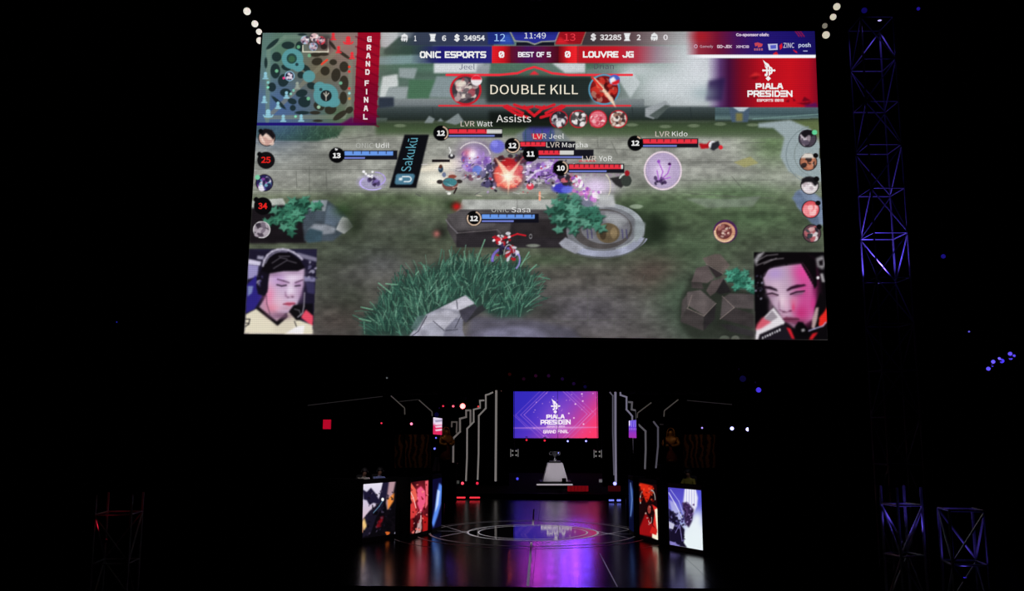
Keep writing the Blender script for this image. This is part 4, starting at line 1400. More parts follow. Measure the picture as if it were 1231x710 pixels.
    c.poly(A((412, 490), (450, 440), (485, 440), (520, 480), (500, 550), (470, 555)), (16, 14, 18), 1, .5)
    c.line(A((455, 470), (490, 480), (505, 520)), 1, (120, 116, 126), .8)
    c.line(A((530, 350), (525, 450), (515, 500), (480, 530)), 1.4, (150, 144, 156), .9)
    c.line(A((455, 560), (470, 600)), 1, (40, 34, 40))

    c.soften(292, 297, 383, 404, 1)
    c.poly([(288, 295), (299.6, 295), (293.6, 405), (288, 405)], (12, 10, 14), .3, .5)
    # ---- camera picture bottom right: player lit pink, dark hair, headset
    B = crop(810, 295, 5.915)
    c.poly(B((570, 46), (1080, 46), (1098, 670), (580, 670)), (10, 8, 11))
    c.poly(B((630, 200), (660, 160), (800, 130), (960, 110), (1005, 250), (1005, 380), (990, 520), (900, 580), (850, 580), (780, 520), (700, 420), (660, 330), (640, 260)), (184, 156, 180), 1, .8)
    c.poly(B((830, 140), (960, 110), (1005, 250), (1005, 400), (985, 520), (930, 570), (860, 450), (870, 300)), (200, 62, 138), .85, 6)
    c.glow(*B((880, 545))[0], 12, 5, (90, 30, 60), .8)
    c.glow(*B((1000, 300))[0], 3, 16, (120, 24, 80), .8)
    c.glow(*B((690, 350))[0], 6, 4, (140, 110, 140), .6)
    c.glow(*B((880, 340))[0], 8, 4, (150, 60, 110), .6)
    c.glow(*B((690, 430))[0], 3, 12, (150, 116, 140), .6)
    c.glow(*B((720, 200))[0], 11, 8, (176, 146, 206), .8)
    c.glow(*B((930, 190))[0], 9, 8, (232, 70, 160), .7)
    c.glow(*B((770, 390))[0], 6, 10, (232, 206, 220), .85)
    c.glow(*B((730, 290))[0], 8, 8, (214, 188, 208), .6)
    c.glow(*B((900, 480))[0], 9, 9, (190, 40, 110), .8)
    c.glow(*B((780, 500))[0], 8, 6, (186, 140, 168), .8)
    c.glow(*B((990, 420))[0], 4, 12, (206, 40, 130), .7)
    c.glow(*B((850, 400))[0], 5, 6, (220, 110, 150), .6)
    c.poly(B((634, 284), (690, 290), (730, 308), (742, 324), (722, 322), (690, 312), (640, 304)), (34, 18, 32), 1, .4)
    c.poly(B((798, 316), (830, 292), (870, 278), (930, 274), (942, 284), (890, 298), (840, 310), (808, 324)), (44, 14, 36), 1, .4)
    c.poly(B((655, 340), (700, 330), (745, 348), (735, 362), (680, 358)), (150, 116, 140), 1, .5)
    c.line(B((660, 345), (700, 338), (742, 352)), 1.4, (36, 20, 34))
    c.poly(B((828, 345), (870, 322), (935, 320), (915, 345), (860, 356)), (140, 90, 124), 1, .5)
    c.line(B((828, 346), (870, 330), (930, 322)), 1.5, (36, 14, 32))
    c.glow(*B((748, 425))[0], 1.6, 7, (140, 100, 130), .6)
    c.line(B((752, 455), (775, 468), (800, 474), (835, 462)), 1.6, (120, 66, 100), .6)
    c.glow(*B((785, 470))[0], 2, 1, (70, 34, 56), .9)
    c.glow(*B((828, 464))[0], 2, 1, (90, 24, 60), .9)
    c.glow(*B((850, 440))[0], 2, 5, (220, 40, 90), .6)
    c.glow(*B((800, 420))[0], 3, 9, (226, 180, 206), .6)
    c.poly(B((765, 520), (800, 505), (880, 512), (900, 525), (850, 545), (800, 545)), (120, 56, 84), 1, .6)
    c.line(B((770, 524), (890, 522)), 1, (70, 24, 48))
    c.poly(B((572, 200), (575, 90), (640, 50), (930, 48), (1010, 110), (1020, 280), (1000, 310), (990, 240), (955, 180), (910, 120), (800, 130), (690, 150), (640, 200), (625, 270), (600, 260)), (11, 8, 11), 1, .6)
    for p in (B((590, 140), (690, 100), (780, 90)), B((590, 110), (660, 70), (740, 62)), B((600, 70), (640, 48)), B((640, 130), (730, 90))):
        c.line(p, 1, (150, 142, 148), .75)
    c.poly(B((572, 100), (600, 60), (650, 46), (600, 100), (585, 150)), (190, 186, 192), .8, .8)
    c.blobs(908, 330, 917, 362, [(40, 36, 48), (70, 66, 90), (150, 146, 170), (14, 12, 16)], 24, 1.6, 73, .9)
    c.line(B((640, 215), (665, 165), (700, 150), (800, 134), (905, 122)), 3, (16, 11, 16), .7)
    for k in range(8):
        c.line(B((905 + k * 12, 118 + k * 16), (920 + k * 11, 150 + k * 20)), 1.6, (14, 8, 13), .9)
    c.poly(B((1010, 90), (1060, 70), (1080, 130), (1060, 170), (1020, 150)), (150, 146, 150), .9, .8)
    c.poly(B((1030, 110), (1060, 100), (1060, 140), (1035, 140)), (20, 16, 20), 1, .5)
    c.poly(B((1040, 200), (1060, 195), (1075, 260), (1055, 260)), (176, 172, 176), .9, .6)
    c.ell(*B((1025, 228))[0], 1.8, 1.8, (236, 232, 236))
    c.poly(B((1000, 450), (1040, 330), (1090, 400), (1095, 560), (1000, 640)), (12, 9, 12), 1, .6)
    c.poly(B((1030, 570), (1035, 510), (1070, 470), (1092, 430), (1092, 540), (1060, 575)), (226, 40, 34), 1, .6)
    c.poly(B((985, 520), (1010, 440), (1030, 440), (1020, 520), (1000, 590), (980, 585)), (176, 150, 150), 1, .5)
    c.poly(B((580, 670), (585, 590), (640, 510), (710, 440), (790, 545), (760, 590), (690, 640), (620, 672)), (222, 216, 222), 1, .5)
    c.poly(B((582, 600), (590, 560), (630, 510), (690, 515), (690, 545), (620, 590)), (206, 76, 96), .9, .8)
    c.poly(B((640, 520), (700, 460), (740, 510), (690, 540)), (150, 140, 150), 1, .6)
    c.poly(B((598, 672), (610, 630), (770, 560), (800, 570), (860, 672)), (26, 22, 30), 1, .5)
    for k in range(8):
        (lx_, ly_), = B((628 + k * 17, 655 - k * 8))
        c.rect(lx_, ly_ - 1.4, lx_ + 1.8, ly_ + 1.4, (226, 224, 230), .9, .2)
    c.poly(B((800, 580), (830, 590), (860, 665), (840, 660)), (206, 30, 44), 1, .5)
    c.poly(B((960, 665), (985, 625), (1025, 615), (985, 668)), (196, 28, 36), 1, .5)
    c.line(B((960, 605), (1000, 590), (1060, 570), (1080, 545)), 1.6, (170, 164, 200), .9)
    c.poly(B((860, 575), (885, 540), (920, 545), (950, 590), (960, 640), (910, 640), (870, 610)), (8, 7, 9), 1, .6)
    c.poly(B((905, 595), (925, 590), (935, 605), (912, 612)), (180, 176, 180), .9, .5)
    c.soften(904, 302, 998, 410, 1)
    # ---- LED rows
    rows = 1 + .06 * np.sin(np.arange(c.h) * math.pi * 2 / 5.0) + .03 * (NP.rand(c.h) - .5)
    c.a *= rows[:, None, None].astype(np.float32)
    c.a *= (1 + .03 * np.sin(np.arange(c.w) * math.pi * 2 / 4.6))[None, :, None].astype(np.float32)
    return c


BIG3 = [(-7.501, 24.853, 15.853), (8.891, 24.246, 15.621), (8.758, 24.147, 6.513), (-7.633, 24.754, 6.745)]
BIG2 = [(316, 39.5), (979.5, 37.5), (995, 408.5), (293, 401.5)]
big = thing('hanging_led_screen', (.56, 24.5, 6.63), 'huge hanging LED screen showing the battle game with team scores', 'screen')
scr = LedScreen(BIG3, BIG2)
disp = scr.display('display', paint_game(), 900, 500, big, picture_mat('led_picture_game'))
disp['label'] = 'lit LED picture of a battle game'
nb = Vector(scr.n)
c3 = [Vector(p) for p in BIG3]
MB().prism([c3[3] - nb * .03, c3[2] - nb * .03, c3[1] - nb * .03, c3[0] - nb * .03], -nb * .28).build('cabinet', MATTE, big)
ux, uz = (c3[1] - c3[0]).normalized(), (c3[0] - c3[3]).normalized()
for a, b, nn in ((c3[3], c3[2], -uz), (c3[1], c3[0], uz), (c3[0], c3[3], -ux), (c3[2], c3[1], ux)):
    q = nn * .05
    MB().prism([a + nb * .002, b + nb * .002, b + q + nb * .002, a + q + nb * .002], -nb * .3).build('edge_frame', MATTE, big)
# flown from a truss: top bar, hoists, chains
ta, tb = c3[0] + uz * 1.1 - nb * .2 + ux * .4, c3[1] + uz * 1.1 - nb * .2 - ux * .4
for k in range(5):
    p = ta.lerp(tb, (k + .5) / 5)
    MB().bar(p, p - uz * 1.08, .03).build('chain', BLACK, big)
    MB().box(p + Vector((0, 0, .28)), (.3, .3, .5)).build('hoist', BLACK, big, bevel=.02)
    MB().bar(p + Vector((0, 0, .5)), Vector((p.x, p.y, 25.9)), .02).build('chain', BLACK, big)

WHT = (240, 240, 240)
T = lambda *a, **k: scr.text(*a, parent=disp, **k)
Bk = lambda *a, **k: scr.block(*a, parent=disp, **k)
for ch, x, y in (('G', 444.3, 47.1), ('R', 443.6, 57.2), ('A', 443, 67), ('N', 442.5, 76.7), ('D', 442, 86.6), ('F', 441.2, 100), ('I', 440.9, 110.2), ('N', 440.3, 120), ('A', 440, 130.3), ('L', 439.4, 140.4)):
    hw = .9 if ch == 'I' else 2.6
    Bk(ch, x - hw, x + hw, y, 6.6, 1.5, (236, 224, 226))
T('1', 498.2, 500.8, 46.2, 6.6, (220, 222, 226), bold=.012)
T('6', 531.6, 536.6, 46, 6.8, (220, 222, 226), bold=.012)
T('$', 546, 553, 45.6, 9, (232, 234, 236), bold=.03)
T('34954', 557.5, 583.2, 45.8, 6.8, (220, 222, 226), bold=.012)
T('12', 594.6, 607.6, 45.2, 8.6, (160, 200, 250))
T('11:49', 630.6, 656.4, 42.9, 7, (222, 226, 236))
T('13', 678.6, 692, 44.8, 8.6, (236, 56, 70))
T('$', 709.8, 717, 44.8, 9, (222, 220, 222), bold=.03)
T('32285', 721.4, 747.2, 45, 6.8, (224, 220, 222), bold=.012)
T('2', 765.6, 770.4, 45, 6.8, (226, 220, 222), bold=.012)
T('0', 797.6, 803, 45, 6.8, (220, 216, 220), bold=.012)
Bk('ONIC ESPORTS', 505, 584.6, 65.8, 8, 1.75, WHT)
Bk('0', 600, 606.4, 65.6, 7.6, 1.6, WHT)
Bk('BEST OF 5', 623, 662.4, 65.6, 6.2, 1.25, (236, 232, 240))
Bk('0', 679.4, 686, 65.4, 7.6, 1.6, WHT)
Bk('LOUVRE JG', 701, 762, 65.5, 7.6, 1.75, WHT)
T('Jeel', 552, 571, 80.2, 6.8, (98, 100, 124))
T('Drian', 714.4, 738, 79.6, 7, (82, 78, 92))
T('DOUBLE KILL', 589.8, 695, 107.6, 11.6, (240, 232, 212))
T('Assists', 597, 638.6, 142.4, 9, (226, 224, 220))
PALE, NAM = (176, 178, 172), (228, 228, 226)
for a, b, x0, xm, x1, y in (('LVR', 'Watt', 554, 573.6, 592.4, 148.8), ('LVR', 'Jeel', 641, 660, 678, 163.6), ('LVR', 'Marsha', 657, 676, 706.6, 174), ('LVR', 'YoR', 700, 720, 736, 190.6),
                            ('LVR', 'Kido', 788, 808, 826.6, 161), ('ONIC', 'Udil', 428, 452, 468, 175), ('ONIC', 'Sasa', 591, 615, 637.6, 252)):
    T(a, x0, xm - 3, y, 6.2, (206, 194, 184) if a == 'LVR' else PALE)
    T(b, xm, x1, y - (.3 if b in ('Kido', 'Udil') else 0), 6.2, NAM)
for s, x, y in (('12', 530.3, 160), ('12', 616.3, 175), ('11', 638, 185), ('10', 674.4, 202), ('12', 764, 172), ('13', 405, 187), ('12', 570, 262.6)):
    T(s, x - 4.7, x + 4.7, y, 6.3, (232, 232, 232), bold=.018)
T('25', 314, 325.4, 192.2, 7.6, (216, 34, 30), bold=.012)
T('34', 310.4, 321.4, 247.6, 7.4, (226, 36, 34), bold=.012)
T('Sakukū', 0, 0, 0, 0, (92, 158, 176), rot=((493.6, 206), (9.4, -40), (-12.5, 0)))
T('Co-sponsor oleh:', 885, 924.4, 42.2, 4.6, (214, 196, 220), bold=.02)
T('Gamoly', 841.6, 857.4, 56.2, 4.2, (206, 180, 196))
scr.flat('logo_mark', [(836.6 + 2.2 * math.cos(t * math.pi / 6) * r, 55.8 + 2.4 * math.sin(t * math.pi / 6) * r) for t in range(12) for r in (.62, 1)],
         [(2 * t, 2 * t + 1, (2 * t + 3) % 24, (2 * t + 2) % 24) for t in range(12)], emit(206, 170, 190), disp)
Bk('GO-JEK', 862.2, 880, 56, 3.7, .8, (214, 190, 206))
Bk('XIMCIB', 885.2, 900.4, 56.2, 3.2, .75, (200, 180, 206))
scr.flat('logo_mark', [(907, 52), (911, 51), (917, 53), (916, 56), (911, 57.4), (908, 56), (911, 54.6), (914, 54)], [(0, 1, 7, 6, 5), (1, 2, 3, 7), (7, 3, 4, 6)], emit(196, 70, 84), disp)
scr.flat('logo_mark', [(x + dx, y) for x in (906.6, 909.4, 912.2, 915) for dx, y in ((0, 58.2), (2, 58.2), (2, 60.8), (0, 60.8))], [(4 * k, 4 * k + 1, 4 * k + 2, 4 * k + 3) for k in range(4)], emit(170, 96, 120), disp)
scr.flat('logo_mark', [(923, 53), (934.6, 52.6), (935, 60), (924.4, 60.4)], [(0, 1, 2, 3)], emit(186, 190, 222), disp)
scr.flat('logo_mark', [(926, 54.6), (933, 54.2), (933, 58.6), (926.4, 58.9)], [(0, 1, 2, 3)], emit(84, 92, 196), disp, off=.012)
T('ZINC', 941.8, 954.8, 54.6, 6, (216, 214, 236))
T('posh', 960, 974.6, 54.8, 6.4, (206, 214, 240), bold=.006)
scr.flat('logo_mark', [(965.6, 60.8), (970.8, 60.8), (970.8, 62), (965.6, 62)], [(0, 1, 2, 3)], emit(160, 160, 206), disp)
emblem(scr, 923.6, 84.8, 25.4, WHT, disp)
Bk('PIALA', 908.4, 941.4, 103.6, 7, 1.9, WHT)
Bk('PRESID=N', 898.6, 952.6, 112.6, 7.8, 1.75, WHT)
Bk('ESPORTS 2019', 910, 942, 120.6, 3.2, .7, (240, 214, 216))


# ------------------------------------------------------------------ lamps of the place
def moving_head(pos, aim, col, label, r=.11, k=2.0, group='stage lamps', hang=True, arms=True, pipe=25.99):
    """yoke lamp: base, two yoke arms, round head, glowing lens"""
    pos, aim = Vector(pos), Vector(aim)
    d = (aim - pos).normalized()
    up = Vector((0, 0, 1 if hang else -1))
    t = thing('stage_lamp', pos + up * (r * (3.4 if hang else 2.3)), label, 'stage lamp', group)
    bo = 3.0 if hang else 1.9
    MB().box(pos + up * (r * bo), (r * 2.4, r * 2.0, r * .8)).build('lamp_base', BODY, t, bevel=r * .1)
    if arms:
        side = d.cross(Vector((0, 0, 1)))
        side = side.normalized() if side.length > .05 else Vector((1, 0, 0))
        for s in (-1, 1):
            a = pos + side * (s * r * 1.3)
            MB().bar(a - up * r * .2, a + up * r * (bo - .3), r * .18, 5).build('yoke_arm', BODY, t)
    MB().lathe(pos - d * r * 2.1, d, [(0, r * .6), (r * .5, r * .95), (r * 1.9, r * 1.05), (r * 2.1, r * 1.12)], 14).build('lamp_head', BODY, t, smooth=False)
    MB().lathe(pos + d * r * .015, d, [(0, r), (r * .12, r * .82), (r * .18, r * .4)], 14).build('lens', emit(*col, k), t)
    if pipe is not None and (hang or pipe < 25):
        MB().bar(pos + up * (r * (bo + .35)), (pos.x, pos.y, pipe), .014, 5).build('drop_pipe', BLACK, t)
    return t


# truss across the stage behind the big screen, unseen, added to carry the wash lamps
def truss_bar(a, b, w, step, name, label):
    a, b = Vector(a), Vector(b)
    t = thing(name, a, label, 'truss')
    d = (b - a).normalized()
    s = Vector((-d.y, d.x, 0)).normalized() if abs(d.z) < .9 else Vector((1, 0, 0))
    u = d.cross(s).normalized()
    cs = [s * w / 2 + u * w / 2, -s * w / 2 + u * w / 2, -s * w / 2 - u * w / 2, s * w / 2 - u * w / 2]
    for q in cs:
        MB().bar(a + q, b + q, .03, 6).build('chord', STEEL, t)
    n = max(1, int((b - a).length / step))
    for i in range(n):
        p0, p1 = a.lerp(b, i / n), a.lerp(b, (i + 1) / n)
        for k in range(4):
            q, q2 = cs[k], cs[(k + 1) % 4]
            MB().bar(p0 + q, p0 + q2, .018, 5).build('rung', STEEL, t)
            e = (p0 + q, p1 + q2) if i % 2 == 0 else (p0 + q2, p1 + q)
            MB().bar(e[0], e[1], .018, 5).build('brace', STEEL, t)
    return t


# ------------------------------------------------------------------ back screen above the trophy
YB = 76.0
BK2 = [(617.4, 470), (719, 471.2), (719, 526.8), (617.4, 525.4)]
tl, br = at(617.4, 470.3, YB), at(719, 526.3, YB)
w_, z0, z1 = br.x - tl.x, br.z, tl.z
dyb = .12
BK3 = [(tl.x, YB + dyb, z1), (br.x, YB - dyb, z1), (br.x, YB - dyb, z0), (tl.x, YB + dyb, z0)]


def paint_back():
    c = Canvas(610, 464, 726, 534, 4.0)
    n = 0
    ys, xs = np.mgrid[0:c.h, 0:c.w]
    X, Y = c.x0 + xs / c.S, c.y0 + ys / c.S
    t = np.clip((X - 617) / 102 * .9 + (Y - 470) / 56 * .42 - .22, 0, 1)
    sp = [0, .3, .5, .7, .88, 1]
    cc = [(52, 42, 188), (80, 50, 196), (128, 60, 190), (186, 62, 160), (236, 64, 128), (252, 58, 108)]
    for k in range(3):
        c.a[..., k] = np.interp(t, sp, [q[k] for q in cc])
    c.glow(668, 500, 20, 22, (150, 96, 214), .45)
    D = lambda x, y, r: [(x - r, y), (x, y - r * .95), (x + r, y), (x, y + r * .95), (x - r, y)]
    for r, a in ((38, .55), (42, .4), (48, .3)):
        c.line(D(668, 498, r), .9, (196, 130, 226), a)
    c.line([(617, 498), (624, 504), (634, 514)], .8, (190, 130, 230), .4)
    c.line([(719, 490), (708, 500), (696, 512)], .8, (236, 160, 220), .4)
    c.line([(617, 513.5), (719, 514)], 1.0, (220, 150, 226), .55)
    c.glow(668, 514, 30, 2, (240, 190, 236), .5)
    q = random.Random(9)
    for _ in range(34):
        x, y = q.uniform(640, 718), q.uniform(472, 526)
        c.ell(x, y, q.uniform(.3, .8), q.uniform(.3, .8), (240, 180, 232), q.uniform(.4, .95), .4)
    for x, y in ((700, 474), (701, 482.5), (701.5, 510), (690, 502.5), (684, 497), (692, 486)):
        c.ell(x, y, 1, .9, (250, 206, 240), .95, .5)
    return c


back = thing('rear_led_screen', ((tl.x + br.x) / 2, YB, z0), 'smaller blue and pink LED screen with tournament title above the trophy', 'screen')
bs = LedScreen(BK3, BK2)
bd = bs.display('display', paint_back(), 260, 150, back, picture_mat('led_picture_title'))
q3 = [Vector(p) for p in BK3]
nb = Vector(bs.n)
MB().prism([p - nb * .02 for p in (q3[3], q3[2], q3[1], q3[0])], -nb * .25).build('cabinet', MATTE, back)
for a, b, o_ in ((q3[3], q3[2], (0, 0, -.06)), (q3[0], q3[1], (0, 0, .06)), (q3[0], q3[3], (-.06, 0, 0)), (q3[1], q3[2], (.06, 0, 0))):
    o_ = Vector(o_)
    MB().prism([a, b, b + o_, a + o_], -nb * .2).build('edge_frame', MATTE, back)
for x in (tl.x + 1, br.x - 1):
    MB().bar((x, YB + .15, z1 + .03), (x, YB + .15, 25.99), .02).build('chain', BLACK, back)
W2 = (252, 240, 252)
emblem(bs, 667.6, 488.2, 18, W2, bd)
bs.block('PIALA', 656.8, 678.8, 500.6, 5, 1.35, W2, bd)
bs.block('PRESID=N', 649.8, 686, 507.2, 5.8, 1.3, W2, bd)
bs.block('ESPORTS 2019', 657.4, 679, 512.4, 2, .45, (232, 190, 236), bd)
bs.block('GRAND FINAL', 653, 683.4, 518.4, 4, .8, (250, 226, 246), bd)

# black curtain wall behind everything on the stage
cw = thing('stage_backdrop', (3.9, YB + 1.2, 0), 'tall black curtain wall behind the rear screen', 'curtain')
m = MB()
nfold = 60
for i in range(nfold):
    xa, xb = -16 + 40 * i / nfold, -16 + 40 * (i + 1) / nfold
    ya = YB + 1.2 + (.12 if i % 2 else 0)
    yb_ = YB + 1.2 + (0 if i % 2 else .12)
    m.add([(xa, ya, .05), (xb, yb_, .05), (xb, yb_, 12), (xa, ya, 12), (xa, ya + .04, .05), (xb, yb_ + .04, .05), (xb, yb_ + .04, 12), (xa, ya + .04, 12)],
          [(0, 1, 2, 3), (7, 6, 5, 4), (0, 4, 5, 1), (3, 2, 6, 7)])
m.build('curtain_cloth', MATTE, cw)
MB().bar((-16.2, YB + 1.25, 12.05), (24.2, YB + 1.25, 12.05), .05).build('curtain_rail', BLACK, cw)


# ------------------------------------------------------------------ stepped gates outlined with light strips
STRIP = emit(112, 108, 106)
STRIPR = emit(112, 108, 128)
DIMST = emit(66, 62, 60)


def gate(name, label, tiers, group):
    base = at(tiers[0][1][-1][0], tiers[0][1][-1][1], tiers[0][0])
    t = thing(name, (base.x, base.y, PLAT_Z + .004), label, 'stage gate', group)
    for Y, line, inner, wd, mat in tiers:
        pts = [at(x, y, Y) for x, y in line]
        for p in pts:
            p.z = max(p.z, PLAT_Z + .07)
        if inner is not None:
            xin = at(inner, 540, Y).x
            zb = PLAT_Z + .004
            loop = [Vector((p.x, Y + .06, p.z)) for p in pts] + [Vector((pts[-1].x, Y + .06, zb)), Vector((xin, Y + .06, zb)), Vector((xin, Y + .06, pts[0].z))]
            MB().prism(loop, (0, .3, 0)).build('gate_leaf', MATTE, t)
        for a, b in zip(pts[:-1], pts[1:]):
            d = (b - a).normalized() * wd * .45
            MB().bar(a - d, b + d, wd / 2, 6).build('light_strip', mat, t)
    return t


S_ = STRIP
gate('split_gate', 'stepped gate outlined in white light strips left of the rear screen', [
    (58.0, [(596.6, 470), (596.3, 520), (595.8, 577)], 612, .14, S_),
    (58.1, [(602.6, 470.4), (600, 473), (599.8, 520), (598.4, 570)], None, .09, emit(84, 64, 62)),
    (58.35, [(592, 471.5), (588, 473.4), (584, 474.6), (584, 490.4), (575.6, 499.4), (575.3, 545), (574.2, 575.5)], 596, .105, S_),
    (58.75, [(581.4, 481), (577, 481.2), (577, 490), (569.4, 492), (569.4, 506.8), (561.6, 515), (561.4, 550), (560.2, 577)], 584, .105, S_),
    (59.15, [(565.6, 509.6), (565.6, 493), (560.4, 493), (560.4, 501), (553, 503), (553, 518.6), (545, 526.4), (544.8, 560), (544.4, 581)], 570, .12, emit(98, 92, 90)),
    (59.4, [(548.8, 519.6), (549.2, 507), (543.2, 507), (543, 512.4)], None, .10, emit(74, 68, 66)),
], 'split gates')
gate('split_gate', 'stepped gate outlined in white light strips right of the rear screen', [
    (57.2, [(739.8, 472), (739.8, 520), (740.4, 578)], 724, .14, STRIPR),
    (57.3, [(733.6, 472), (736.6, 475.4), (736.6, 520), (738, 570)], None, .12, emit(84, 82, 96)),
    (57.6, [(745.8, 472), (746, 474.6), (753.2, 477), (753.2, 492), (758.4, 497.8), (760, 500), (760.4, 575)], 741, .105, STRIPR),
    (58.0, [(756, 483), (759.8, 483.4), (759.4, 492), (765, 493.2), (765.4, 508), (776, 518), (776.2, 540), (775.4, 562.5)], 753, .12, emit(82, 80, 86)),
    (58.4, [(786, 507), (791, 513.5), (791, 536), (788.6, 561.5)], 776, .11, emit(72, 70, 80)),
], 'split gates')

# ------------------------------------------------------------------ trophy on its pedestal
pc = on_z(667.2, 580, PLAT_Z)
YT = pc.y
ped = thing('trophy_pedestal', (pc.x, YT, PLAT_Z + .004), 'pale tapered trophy pedestal on the rear platform below the small screen', 'pedestal')
PEDM = pbr('pedestal_white', (212, 206, 214), .6, 0, .05)
zb, zt = at(667, 577.5, YT).z, at(667, 556, YT).z
bw, tw = (at(681.4, 577, YT).x - at(651.6, 577, YT).x) / 2, (at(675.4, 556, YT).x - at(657.6, 556, YT).x) / 2
MB().hexa([(pc.x - bw, YT - bw, zb), (pc.x + bw, YT - bw, zb), (pc.x + bw, YT + bw, zb), (pc.x - bw, YT + bw, zb),
           (pc.x - tw, YT - tw, zt), (pc.x + tw, YT - tw, zt), (pc.x + tw, YT + tw, zt), (pc.x - tw, YT + tw, zt)]).build('tapered_body', PEDM, ped, bevel=.015)
MB().box((pc.x, YT, (zb + PLAT_Z + .004) / 2), (bw * 2.5, bw * 2.5, zb - PLAT_Z - .006)).build('plinth', BLACK, ped)
MB().box((pc.x, YT, zt + .07), (tw * 1.5, tw * 1.5, .13)).build('top_block', BLACK, ped, bevel=.01)
YS = 55.6
xs0, xs1 = at(645, 582, YS).x, at(688.4, 582, YS).x
zs = at(660, 582.2, YS).z
step = thing('podium_step', ((xs0 + xs1) / 2, YS, PLAT_Z + .004), 'low podium step with a pale lit edge in front of the trophy pedestal', 'step')
MB().box(((xs0 + xs1) / 2, YS + .22, (zs + PLAT_Z + .006) / 2), (xs1 - xs0, .4, max(.05, zs - PLAT_Z - .006))).build('step_block', BLACK, step)
MB().box(((xs0 + xs1) / 2, YS, zs), (xs1 - xs0, .02, .085)).build('edge_strip', emit(168, 160, 170), step)
cup = thing('trophy_cup', (pc.x, YT, zt + .14), 'small silver trophy cup with two handles on the pedestal', 'trophy')
SILV = pbr('silver', (214, 214, 222), .25, .9, .06)
zc = zt + .14
MB().lathe((pc.x, YT, zc), (0, 0, 1), [(0, .16), (.05, .16), (.09, .07), (.18, .04), (.25, .05), (.31, .13), (.42, .2), (.6, .24), (.63, .25), (.61, .22), (.45, .16), (.34, .06)], 20, close=False).build('bowl', SILV, cup, smooth=True)
for s in (-1, 1):
    m = MB()
    P = [(.2, .58), (.33, .6), (.38, .5), (.33, .4), (.19, .38)]
    for a, b in zip(P[:-1], P[1:]):
        m.bar((pc.x + s * a[0], YT, zc + a[1]), (pc.x + s * b[0], YT, zc + b[1]), .02, 6)
    m.build('handle', SILV, cup)
# a presenter's silhouette-dark lectern right of the pedestal
lx = at(678, 590, YT - 2.2).x
lect = thing('floor_monitor', (lx, YT - 2.2, PLAT_Z + .004), 'black monitor box standing before the right side of the pedestal', 'monitor')
zl = at(678, 574.5, YT - 2.2).z
MB().hexa([(lx - .12, YT - 2.4, PLAT_Z + .004), (lx + .14, YT - 2.4, PLAT_Z + .004), (lx + .14, YT - 2.05, PLAT_Z + .004), (lx - .12, YT - 2.05, PLAT_Z + .004),
           (lx - .12, YT - 2.3, zl), (lx + .14, YT - 2.3, zl), (lx + .14, YT - 2.05, zl), (lx - .12, YT - 2.05, zl)]).build('box', MATTE, lect, bevel=.01)
MB().box((lx + .01, YT - 2.345, (PLAT_Z + zl) / 2), (.2, .02, (zl - PLAT_Z) * .7)).build('grille', BLACK, lect)


# low red panels standing at right behind the platform front
def red_panel(x0, x1, y0, y1, col, label):
    Yp = 52.6
    a, b = at(x0, y1, Yp), at(x1, y0, Yp)
    a.z = max(a.z, PLAT_Z + .004)
    t = thing('red_light_panel', ((a.x + b.x) / 2, Yp, a.z), label, 'light panel', 'red panels on the platform')
    MB().box(((a.x + b.x) / 2, Yp + .06, (a.z + b.z) / 2), (b.x - a.x, .1, b.z - a.z)).build('housing', BLACK, t)
    n = 6
    for i in range(n):
        xa, xb = a.x + (b.x - a.x) * (i + .04) / n, a.x + (b.x - a.x) * (i + .96) / n
        MB().box(((xa + xb) / 2, Yp, (a.z + b.z) / 2), (xb - xa, .02, b.z - a.z)).build('cell', emit(*col), t)
    return t


red_panel(682, 707.5, 583.6, 590.4, (104, 6, 14), 'dim red light panel right of the trophy pedestal')
red_panel(731, 746, 583.6, 590.4, (46, 3, 8), 'very dim red light panel near the right gate')


# blinder lamps either side, four cells each
def blinder(x, y, label):
    Yp = 72.0
    p = at(x, y, Yp)
    t = thing('blinder_lamp', (p.x, Yp, p.z - .35), label, 'blinder lamp', 'four-cell blinders')
    MB().box((p.x, Yp + .12, p.z), (.74, .2, .7)).build('housing', BODY, t, bevel=.02)
    for sx in (-1, 1):
        MB().box((p.x + sx * .3, Yp, p.z), (.045, .03, .62)).build('side_strip', emit(120, 118, 118), t)
        for sz in (-1, 1):
            MB().lathe((p.x + sx * .15, Yp + .02, p.z + sz * .17), (0, -1, 0), [(0, .075), (.03, .06), (.05, .02)], 12).build('cell', emit(110, 108, 108), t)
    MB().bar((p.x, Yp + .12, p.z + .33), (p.x, Yp + .12, 25.99), .02).build('drop_pipe', BLACK, t)


blinder(618.4, 544.2, 'four-cell blinder lamp left of the trophy under the rear screen')
blinder(718.6, 545.2, 'four-cell blinder lamp right of the trophy under the rear screen')


def small_box(x0, x1, y0, y1, Yp, col, label):
    a, b = at(x0, y1, Yp), at(x1, y0, Yp)
    t = thing('monitor_wedge', ((a.x + b.x) / 2, Yp, PLAT_Z + .004), label, 'monitor', 'wedges on the platform')
    zb = PLAT_Z + .004
    MB().hexa([(a.x, Yp + .05, zb), (b.x, Yp + .05, zb), (b.x, Yp + .6, zb), (a.x, Yp + .6, zb), (a.x, Yp + .2, b.z), (b.x, Yp + .2, b.z), (b.x, Yp + .6, b.z), (a.x, Yp + .6, b.z)]).build('cabinet', BODY, t, bevel=.01)
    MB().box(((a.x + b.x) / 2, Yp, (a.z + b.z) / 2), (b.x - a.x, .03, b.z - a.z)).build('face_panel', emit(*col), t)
    return t


